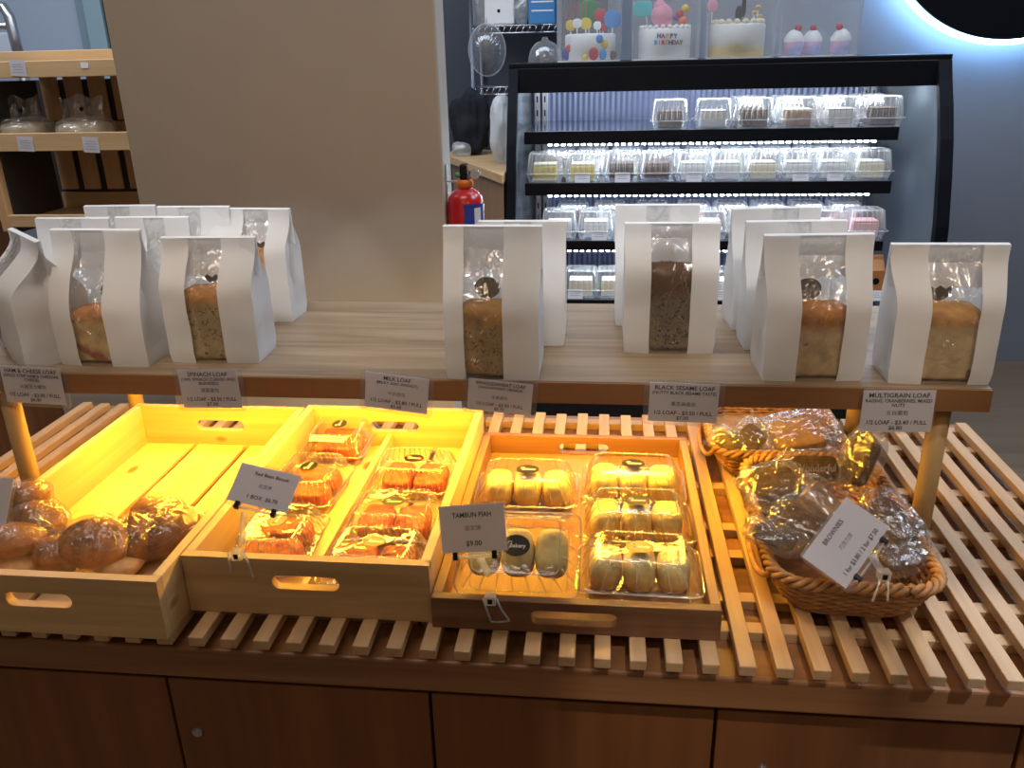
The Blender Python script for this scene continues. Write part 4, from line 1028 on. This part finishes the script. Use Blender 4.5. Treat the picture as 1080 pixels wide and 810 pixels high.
q = on_y(752, 6, yc); pick(c3, 'pink_tag', PK, q.x - c3.location.x, .02, hh, q.z - c3.location.z, .020)
# box 4: cupcakes
r4, w4, y4 = boxed('cake_carton', 'clear tall box with cupcakes, rightmost on the fridge', 822, 905, TZ)
def cupmat():
    m, t, o = nt('lilac_cup'); b = N(t, 'BsdfPrincipled', Roughness=.5); tc = N(t, 'TexCoord'); nz = N(t, 'TexNoise', Scale=14.); L(t, tc, 'Object', nz, 'Vector')
    r = N(t, 'ValToRGB'); e = r.color_ramp.elements; e[0].position = .42; e[0].color = (.62, .35, .48, 1); e[1].position = .58; e[1].color = (.35, .42, .70, 1); L(t, nz, 'Fac', r, 'Fac'); L(t, r, 'Color', b, 'Base Color'); L(t, b, 'BSDF', o, 'Surface'); return m
M['cup'] = cupmat()
for k, (px, dy, lab) in enumerate(((836, -.045, 'cupcake in a lilac cup at the left of the rightmost box on the fridge'), (855, .03, 'cupcake in a lilac cup in the middle of the rightmost box on the fridge'), (885, -.045, 'cupcake with a red berry at the right of the rightmost box on the fridge'))):
    q = on_y(px, 57, y4 + dy); rad = .034
    o = MB().lathe([(0, 0), (rad * .8, 0), (rad, .045), (rad * .9, .046), (0, .046)], (0, 0, 0), 28).build('cupcake', M['cup'], None, smooth=True); o.location = (q.x, y4 + dy, TZ + .0045)
    tag(o, lab, 'cupcake', 'cupcakes on the fridge')
    MB().lathe([(rad * 1.0, .044), (rad * 1.02, .055), (rad * .8, .066), (rad * .75, .070), (rad * .45, .080), (0, .086)], (0, 0, 0), 28).build('icing', M['creamwhite'], o, smooth=True)
    deco(o, 'berry', RD, (.010 * (1 - k), -.005, .088), .012)

# ------------------------------------------------------------------ round wall lamp with a glowing rim
q = on_y(1050, 42, 4.2); q0 = on_y(960, 0, 4.2)
# circle through the two rim points seen, lowest point at q
dx = q.x + .02 - q0.x; dz = q0.z - q.z; RAD = (dx * dx + dz * dz) / (2 * dz)
rl = thing('ring_lamp', 'round black wall disc with a glowing blue-white rim, top right', 'lamp', (q.x + .02, 4.25, q.z + RAD))
MB().lathe([(0, -.115), (RAD - .004, -.115), (RAD, -.110), (RAD, -.090), (RAD - .02, -.088), (0, -.088)], (0, 0, 0), 128, axis='Y').build('disc', M['black'], rl, smooth=False)
MB().lathe([(RAD - .03, -.087), (RAD + .022, -.087), (RAD + .022, -.070), (RAD - .03, -.070), (RAD - .03, -.087)], (0, 0, 0), 128, axis='Y').build('glow_rim', M['halo'], rl)
MB().lathe([(0, -.07), (RAD * .7, -.07), (RAD * .7, 0), (0, 0)], (0, 0, 0), 48, axis='Y').build('mount', M['black'], rl)

# ------------------------------------------------------------------ bread rack on the left behind the pillar
RY = 2.6
br = thing('bread_rack', 'tall pine bread rack with stacked open trays, left behind the pillar', 'rack', (-1.6, RY + .18, 0))
def RB(x0, x1, y0, y1, z0, z1, nm, m='rackwood', bev=.002): return MB().box(x0 + 1.6, x1 + 1.6, y0 - RY - .18, y1 - RY - .18, z0, z1).build(nm, M[m], br, bevel=bev)
XL, XR = -1.975, -1.18
for zf0, zf1, back0, back1 in ((1.472, 1.521, 1.47, 1.555), (1.250, 1.306, 1.28, 1.47), (1.005, 1.045, 1.03, 1.25)):
    RB(XL, XR, RY, RY + .018, zf0, zf1, 'front_board')
    RB(XL + .0, XR, RY + .018, RY + .32, zf0 + .006, zf0 + .016, 'tray_floor')
    RB(XL - (.3 if zf0 > 1.4 else 0), XR, RY + .305, RY + .32, zf0 + .017, zf0 + .07 if zf0 < 1.4 else back1, 'back_rail')
for z0, z1 in ((1.324, 1.47), (1.085, 1.25)):
    for k in range(9):
        x = XL + .006 + .088 * k
        RB(x, x + .062, RY + .306, RY + .318, z0, z1, 'back_slat', 'rackwood_z')
for y in (RY, RY + .29):
    RB(XR, XR + .03, y, y + .03, 0, 1.47, 'post', 'rackwood_z')
RB(XL - .3, XR, RY + .322, RY + .33, .98, 1.46, 'backing', 'backdark', 0)
RB(XL - .002, XL + .004, RY + .03, RY + .29, .98, 1.46, 'end_panel', 'backdark', 0)
RB(XL - .5, on_y(10, 450, RY).x, RY + .02, RY + .31, 0, .99, 'base_cabinet', 'door', .002)
RB(XL - .03, XL, RY, RY + .03, .99, 1.47, 'post', 'rackwood_z')
RB(XL, XR, RY + .29, RY + .31, .96, 1.0, 'rear_rail', 'rackwood', .002)
def tagcard(label, px, py, w, h):
    q = on_y(px, py, RY - .001)
    o = MB().box(-w / 2, w / 2, -.0005, .0005, -h / 2, h / 2).build('shelf_label', M['card']); o.location = (q.x, RY - .0015, q.z); o.rotation_euler = (0, .05, 0)
    tag(o, label, 'price card', 'price labels on the bread rack'); ruled(o, w * .7, -h * .28, 4, h * .17)
tagcard('small white price label at the left of the top tray, bread rack', 19, 72, .052, .046)
tagcard('small white price label left of the other on the middle tray, bread rack', 27, 152, .054, .045)
tagcard('small white price label under the right-hand bread bag, middle tray of the bread rack', 96, 153, .054, .047)
q = on_y(89, 69, RY - .001); o = MB().box(-.012, .012, -.0005, .0005, -.008, .008).build('sticker', M['white']); o.location = (q.x, RY - .001, q.z); tag(o, 'tiny white square sticker on the top tray of the bread rack', 'sticker')
def breadbag(label, px, w, seed, px_y=140):
    q = on_y(px, px_y, RY + .10)
    r = thing('bread_bag', label, 'bread bag', (q.x, RY + .12, 1.2665), (0, 0, 0), 'clear bread bags on the bread rack')
    mb = MB(); mb.blob((0, 0, .034), w * .46, .07, .034, 3.4, 30, 16, .08, seed, nscale=18); mb.build('bread', M['breadpale'], r, smooth=True)
    mb = MB(); mb.blob((0, 0, .040), w * .5, .08, .042, 3., 44, 24, .09, seed + 3, nscale=20)
    rows = [[Vector((w * (.47 - .14 * t + .22 * max(0, t - .45)) * u, .006 * math.sin(9 * u + seed) * (1 - t), .06 + .085 * t + .008 * math.sin(5 * u + seed))) for u in [-1 + 2 * k / 16 for k in range(17)]] for t in (0, .25, .45, .7, 1)]
    mb.loft(rows, closed=False)
    for v in mb.bm.verts: v.co += Vector((0, -.012, .006)) * mnoise.noise(v.co * 45 + Vector((seed, 0, 0)))
    mb.build('wrapper', M['bagclear'], r, smooth=False)
    deco(r, 'tie', M['black'], (0, -.006, .105), .007)
breadbag('clear bag of pale bread in the middle tray of the rack, next to the pillar', 88, .17, 2)
breadbag('clear bag of bread in the middle tray of the rack, left of the other bag', 24, .17, 3)
# trolley handle in front of the window
hp = [on_y(x, y, 3.6) for x, y in ((21, 62), (15, 40), (10, 18), (4, 8), (-12, 5), (-30, 10), (-38, 60))]
ch = thing('metal_chair', 'curved steel chair back before the grey window, far left corner', 'chair', (hp[3].x, 3.6, 0))
bpts = [Vector((p.x - hp[3].x, 0, p.z)) for p in hp]
MB().tube(bpts + [Vector((bpts[-1].x, 0, 1.2)), ], .022, 12).build('back_frame', M['metal'], ch, smooth=True)
MB().tube([Vector((bpts[0].x, 0, bpts[0].z)), Vector((bpts[0].x + .02, 0, .0))], .022, 12).build('leg', M['metal'], ch, smooth=True)
MB().tube([Vector((bpts[-1].x, 0, 1.2)), Vector((bpts[-1].x - .02, 0, .0))], .022, 12).build('leg', M['metal'], ch, smooth=True)
MB().tube([Vector((bpts[1].x, 0, on_y(12, 27, 3.6).z)), Vector((bpts[-1].x, 0, on_y(12, 27, 3.6).z))], .016, 10).build('rail', M['metal'], ch, smooth=True)
MB().box(bpts[-1].x, bpts[0].x, -.01, .01, on_y(8, 50, 3.6).z - .05, on_y(8, 34, 3.6).z).build('back_pad', plain('pale_grey_pad', (.45, .5, .58), .4), ch, bevel=.008)

# ------------------------------------------------------------------ fire extinguisher on the pillar's side
EX = on_y(492, 235, 1.93)
ex = thing('fire_extinguisher', 'red fire extinguisher with a blue label hanging on the pillar', 'extinguisher', (EX.x, 1.93, 0.98))
zc = lambda py: on_y(492, py, 1.93).z - .98
er = (on_y(511, 235, 1.93).x - on_y(473, 235, 1.93).x) / 2
MB().lathe([(0, 0), (er * .96, 0), (er, .012), (er, zc(216)), (er * .92, zc(208)), (er * .7, zc(202)), (er * .36, zc(198)), (er * .3, zc(195)), (0, zc(195))], (0, 0, 0), 40).build('cylinder', M['red'], ex, smooth=True)
lb = MB(); lb.loft([[Vector((er * 1.01 * math.sin(a), -er * 1.01 * math.cos(a), z)) for a in [.05 + .09 * k for k in range(16)]] for z in (zc(250), zc(213))], closed=False); lb.build('label_band', M['blue'], ex, smooth=True)
lb = MB(); lb.loft([[Vector((er * 1.018 * math.sin(a), -er * 1.018 * math.cos(a), z)) for a in [.62 + .06 * k for k in range(8)]] for z in (zc(236), zc(217))], closed=False); lb.build('white_print', M['white'], ex, smooth=True)
MB().lathe([(.014, zc(198)), (.019, zc(197)), (.020, zc(192)), (.016, zc(189)), (0, zc(189))], (0, 0, 0), 24, True).build('neck_collar', M['orange'], ex, smooth=True)
MB().box(-.010, .008, -.012, .012, zc(190), zc(173)).build('lever', M['black'], ex, bevel=.003)
MB().tube([(.004, -.006, zc(187)), (.026, -.012, zc(185)), (.030, -.010, zc(181))], .005, 8).build('gauge_arm', M['metal'], ex, smooth=True)
MB().lathe([(0, -.006), (.011, -.006), (.011, .006), (0, .006)], (.027, -.012, zc(183)), 20, axis='Y').build('gauge', M['chrome'], ex)
deco(ex, 'pin_tag', plain('green_tag', (.05, .35, .1), .5), (-.014, -.010, zc(184)), .006)
MB().box(PX1 - EX.x + .0002, PX1 - EX.x + .004, -.012, .012, zc(206), zc(173)).build('bracket', M['metal'], ex, bevel=.0008)
MB().box(PX1 - EX.x, -.010, -.004, .004, zc(192), zc(190)).build('hook', M['metal'], ex, bevel=.0008)

# ------------------------------------------------------------------ work corner between pillar and fridge
WY = 3.90
ws = thing('wire_shelf', 'dark wire shelf unit in the gap between pillar and fridge', 'shelf', (on_y(530, 27, WY).x, WY + .15, 0))
wx = ws.location.x
zs1, zs2 = on_y(530, 27, WY).z, on_y(530, 92, WY).z
for px in (497, 590):
    x = on_y(px, 60, WY).x - wx
    for y in (-.13, .16): MB().tube([(x, y, 0), (x, y, 2.0)], .011, 10).build('post', M['darkmetal'], ws, smooth=True)
for z in (zs1, zs2):
    mb = MB(); xa, xb = on_y(497, 60, WY).x - wx, on_y(590, 60, WY).x - wx
    for k in range(8): mb.tube([(xa, -.13 + .041 * k, z), (xb, -.13 + .041 * k, z)], .003, 6)
    for k in range(12): mb.tube([(xa + (xb - xa) * k / 11, -.14, z - .004), (xa + (xb - xa) * k / 11, .17, z - .004)], .003, 6)
    mb.tube([(xa, -.135, z - .03), (xb, -.135, z - .03)], .004, 6)
    for k in range(14): mb.tube([(xa + (xb - xa) * k / 14, -.135, z - .03), (xa + (xb - xa) * (k + .5) / 14, -.135, z - .002)], .002, 5)
    mb.build('wire_deck', M['chrome'], ws, smooth=True)
MB().box(on_y(440, 60, WY).x - wx, on_y(640, 60, WY).x - wx, .18, .19, 0, 2.0).build('back_board', plain('dark_slate_panel', (.05, .06, .085), .5), ws)
wb = thing('white_tub', 'white box with a red stripe on the upper wire shelf', 'box', (on_y(526, 27, WY).x, WY + .10, zs1 + .0035))
MB().box(-.065, .065, -.07, .07, 0, .30).build('body', M['white'], wb, bevel=.008)
MB().box(-.018, .060, -.0712, -.0702, .115, .128).build('red_stripe', M['red'], wb)
MB().box(-.008, .004, -.0712, -.0702, .05, .063).build('print', M['black'], wb)
bb = thing('blue_box', 'blue printed carton on the upper wire shelf by the fridge', 'box', (on_y(571, 27, WY).x, WY + .10, zs1 + .0035))
MB().box(-.058, .058, -.07, .07, 0, .30).build('body', plain('blue_carton', (.05, .22, .50), .5), bb, bevel=.004)
for z in (.05, .085, .12): MB().box(-.045, .05 - .02 * (z > .1), -.0712, -.0702, z, z + .006).build('white_line', M['white'], bb)
def bagblob(name, label, cat, c, s, mat, seed, rough=.22, e=2.4, rot=None):
    mb = MB(); mb.blob((0, 0, 0), s[0], s[1], s[2], e, 64, 44, rough, seed, nscale=14, rot=rot)
    for v in mb.bm.verts:
        h_ = v.co.z / s[2]
        q = abs(mnoise.noise(Vector((v.co.x * 34, v.co.y * 34, v.co.z * 10 + seed)))); q2 = abs(mnoise.noise(v.co * 60 + Vector((0, seed, 0))))
        k = 1 - .22 * q - .10 * q2 - .16 * max(0, h_)
        v.co.x *= k; v.co.y *= k
    o = mb.build(name, M[mat] if isinstance(mat, str) else mat, None, smooth=True); o.location = c; return tag(o, label, cat)
M['whitebag'] = paper('white_plastic_bag', (.80, .82, .84), .4, .3); M['greybag'] = clear('grey_plastic_bag', (.8, .85, .88), .15, .5, .2, bump=1., bscale=30, haze=.35)
bagblob('plastic_bag', 'translucent plastic bag left of the white box on the wire shelf', 'bag', (on_y(503, 15, WY).x, WY + .10, zs1 + .10), (.045, .06, .11), 'greybag', 3)
bagblob('plastic_bag', 'crumpled clear bag between the white box and the blue carton', 'bag', (on_y(549, 18, WY).x, WY + .06, zs1 + .065), (.035, .04, .07), 'greybag', 4)
dm = thing('cake_dome', 'clear ribbed plastic dome hanging on edge below the white box', 'dome', (on_y(515, 53, WY - .12).x, WY - .16, on_y(515, 53, WY - .12).z), (0, 0, 0))
dr = .072
mb = MB(); prof = [(dr * 1.08, 0), (dr * 1.02, .004), (dr * .95, .03), (dr * .7, .055), (dr * .3, .068), (0, .070)]
rings = []
for r_, z in prof:
    rings.append([Vector((r_ * (1 + .025 * math.cos(24 * a)) * math.cos(a), -z, r_ * 1.32 * (1 + .025 * math.cos(24 * a)) * math.sin(a))) for a in [2 * PI * k / 144 for k in range(144)]])
mb.loft(rings); mb.build('shell', M['petcool'], dm, smooth=True)
MB().tube([(dr * 1.08 * math.cos(a), 0, dr * 1.42 * math.sin(a)) for a in [2 * PI * k / 60 for k in range(60)]], .003, 6, closed=True).build('rim', M['acrylic'], dm, smooth=True)
MB().tube([(0, 0, dr * 1.38), (0, .01, dr * 1.38 + .02), (0, .03, dr * 1.38 + .026)], .002, 6).build('hook', M['chrome'], dm)
cd = thing('cake_dome', 'clear low plastic dome standing at the left end of the fridge top', 'dome', (on_y(575, 62, FY + .15).x, FY + .15, TZ + .0003))
cr = (on_y(594, 60, FY + .15).x - on_y(558, 60, FY + .15).x) / 2
MB().lathe([(cr, 0), (cr * .98, .015), (cr * .85, .045), (cr * .55, .066), (cr * .2, .074), (cr * .16, .085), (0, .086)], (0, 0, 0), 40).build('shell', M['petcool'], cd, smooth=True)
MB().lathe([(0, .0), (cr * .85, .0), (cr * .85, .003), (0, .003)], (0, 0, 0), 40).build('base', M['darkmetal'], cd)
# wooden side counter
sc = thing('side_counter', 'wooden work counter running behind the extinguisher towards the fridge', 'counter', (-.62, 3.1, 0), (0, 0, 0))
CZ = 1.13
q0, q1 = on_z(470, 163, CZ), on_z(535.5, 187, CZ)
q1 = q0.lerp(q1, (fx0 - .014 - q0.x) / (q1.x - q0.x))
far = [q0, q1, Vector((q1.x, 3.66, CZ)), Vector((q0.x, 3.70, CZ))]
def quad_prism(pts, z0, z1, off): return MB().loft([[(p.x - off.x, p.y - off.y, z) for p in pts] for z in (z0, z1)], True, True)
quad_prism(far, CZ - .03, CZ, sc.location).build('counter_top', M['rackwood'], sc, bevel=.002)
inn = [far[0] + Vector((.02, .035, 0)), far[1] + Vector((-.004, .05, 0)), far[2] + Vector((-.004, -.01, 0)), far[3] + Vector((.02, -.01, 0))]
quad_prism(inn, 0, CZ - .03, sc.location).build('counter_body', wood('orange_veneer', (.34, .19, .09), (.24, .13, .06), 2, .5), sc)
p = on_y(497, 135, 3.52); bagblob('dark_cloth', 'black cloth bundle on the side counter left of the white bag', 'cloth', (p.x, 3.52, CZ + .115), (.085, .07, .125), 'blackmatte', 6, .34)
p = on_y(530, 138, 3.2); bagblob('plastic_bag', 'white plastic bag standing on the side counter against the fridge', 'bag', (p.x - .004, 3.2, CZ + .118), (.042, .07, .125), 'whitebag', 7, .16, 3.)
p = on_y(485, 150, 3.42); bagblob('plastic_bag', 'small clear bag on the side counter below the black cloth', 'bag', (p.x, 3.44, CZ + .027), (.042, .035, .032), 'greybag', 8, .4)

# ------------------------------------------------------------------ light
w = bpy.data.worlds.new('World'); scene.world = w; w.use_nodes = True
w.node_tree.nodes['Background'].inputs['Color'].default_value = (1., .84, .68, 1); w.node_tree.nodes['Background'].inputs['Strength'].default_value = .10
def area(name, loc, target, sx, sy, power, color, spread=PI):
    l = bpy.data.lights.new(name, 'AREA'); l.shape = 'RECTANGLE'; l.size = sx; l.size_y = sy; l.energy = power; l.color = color; l.spread = spread
    o = bpy.data.objects.new(name, l); COL.objects.link(o); o.location = loc
    o.rotation_euler = (Vector(target) - Vector(loc)).to_track_quat('-Z', 'Y').to_euler(); return o
def spot(name, loc, target, power, color, angle, blend=.3, rad=.03):
    l = bpy.data.lights.new(name, 'SPOT'); l.energy = power; l.color = color; l.spot_size = angle; l.spot_blend = blend; l.shadow_soft_size = rad
    o = bpy.data.objects.new(name, l); COL.objects.link(o); o.location = loc
    o.rotation_euler = (Vector(target) - Vector(loc)).to_track_quat('-Z', 'Y').to_euler(); return o
WARM = (1., .545, .05)
# warm strip lamp fixed under the raised shelf
area('shelf_strip_lamp', (-.27, 1.02, 1.130), (-.27, 1.02, 0), .88, .02, 9.2, WARM)
# added spots without a known fixture: warm on the front bags, cool on those behind
for k in range(5):
    x = -.68 + .29 * k
    spot('bag_fill_spot', (x * .8, -.35, 2.75), (x, 1.02, 1.27), 27, (1., .83, .68), .30, .35, .04)
    spot('bag_fill_spot_cool', (x * .8 + .1, -.45, 2.75), (x, 1.27, 1.30), 34, (.74, .86, 1.), .24, .2, .03)
# added warm fill panels behind the camera, also reflected as glints in the film
for x in (-.9, .15, 1.2): area('front_fill_panel', (x, -1.1, 2.75), (x * .5, .9, 1.0), .22, .22, 1.9, (1., .72, .46))
area('fill_light_middle', (-.6, .75, 2.95), (-.6, 1.6, 1.0), 1.2, .5, 9, (1., .90, .80))  # added fill that lifts the upper pillar, no such lamp known
area('fill_light_back', (-.3, 2.4, 2.95), (-.3, 2.3, 0), 2.2, .8, 36, (.72, .84, 1.))  # added cool fill over the back zone
area('fill_light_aisle', (1.5, 1.7, 2.8), (.9, 1.6, 0), 1.0, 1.0, 14, (.72, .83, 1.), 2.0)  # added fill to turn the right sides of the bags bluish
area('fill_light_wall', (1.7, 3.2, 2.95), (1.7, 3.4, 0), .8, .8, 20, (.72, .83, 1.))  # added cool fill brightening the wall right of the fridge
area('fill_light_left', (-2.2, 2.3, 2.95), (-2.0, 2.9, 1.0), 1.2, 1.0, 34, (.86, .90, 1.))  # added fill brightening the bread rack and window corner
spot('ceiling_spot', (1.0, .1, 2.7), (.43, .73, .93), 120, (.80, .87, 1.), .12, .5)
spot('ceiling_spot', (.62, .15, 2.7), (.29, .845, .98), 30, (1., .93, .86), .16, .6)  # added neutral spot to brighten the front basket, no fixture known
spot('ceiling_spot', (.3, -.3, 2.7), (.13, .655, .92), 60, (1., .92, .84), .16, .4)
scene.cycles.transparent_max_bounces = 40
scene.cycles.max_bounces = 10
scene.cycles.sample_clamp_indirect = 4
vs = scene.view_settings
vs.view_transform = 'Standard'; vs.look = 'None'; vs.exposure = 0; vs.gamma = 1; vs.use_curve_mapping = False
scene.display_settings.display_device = 'sRGB'
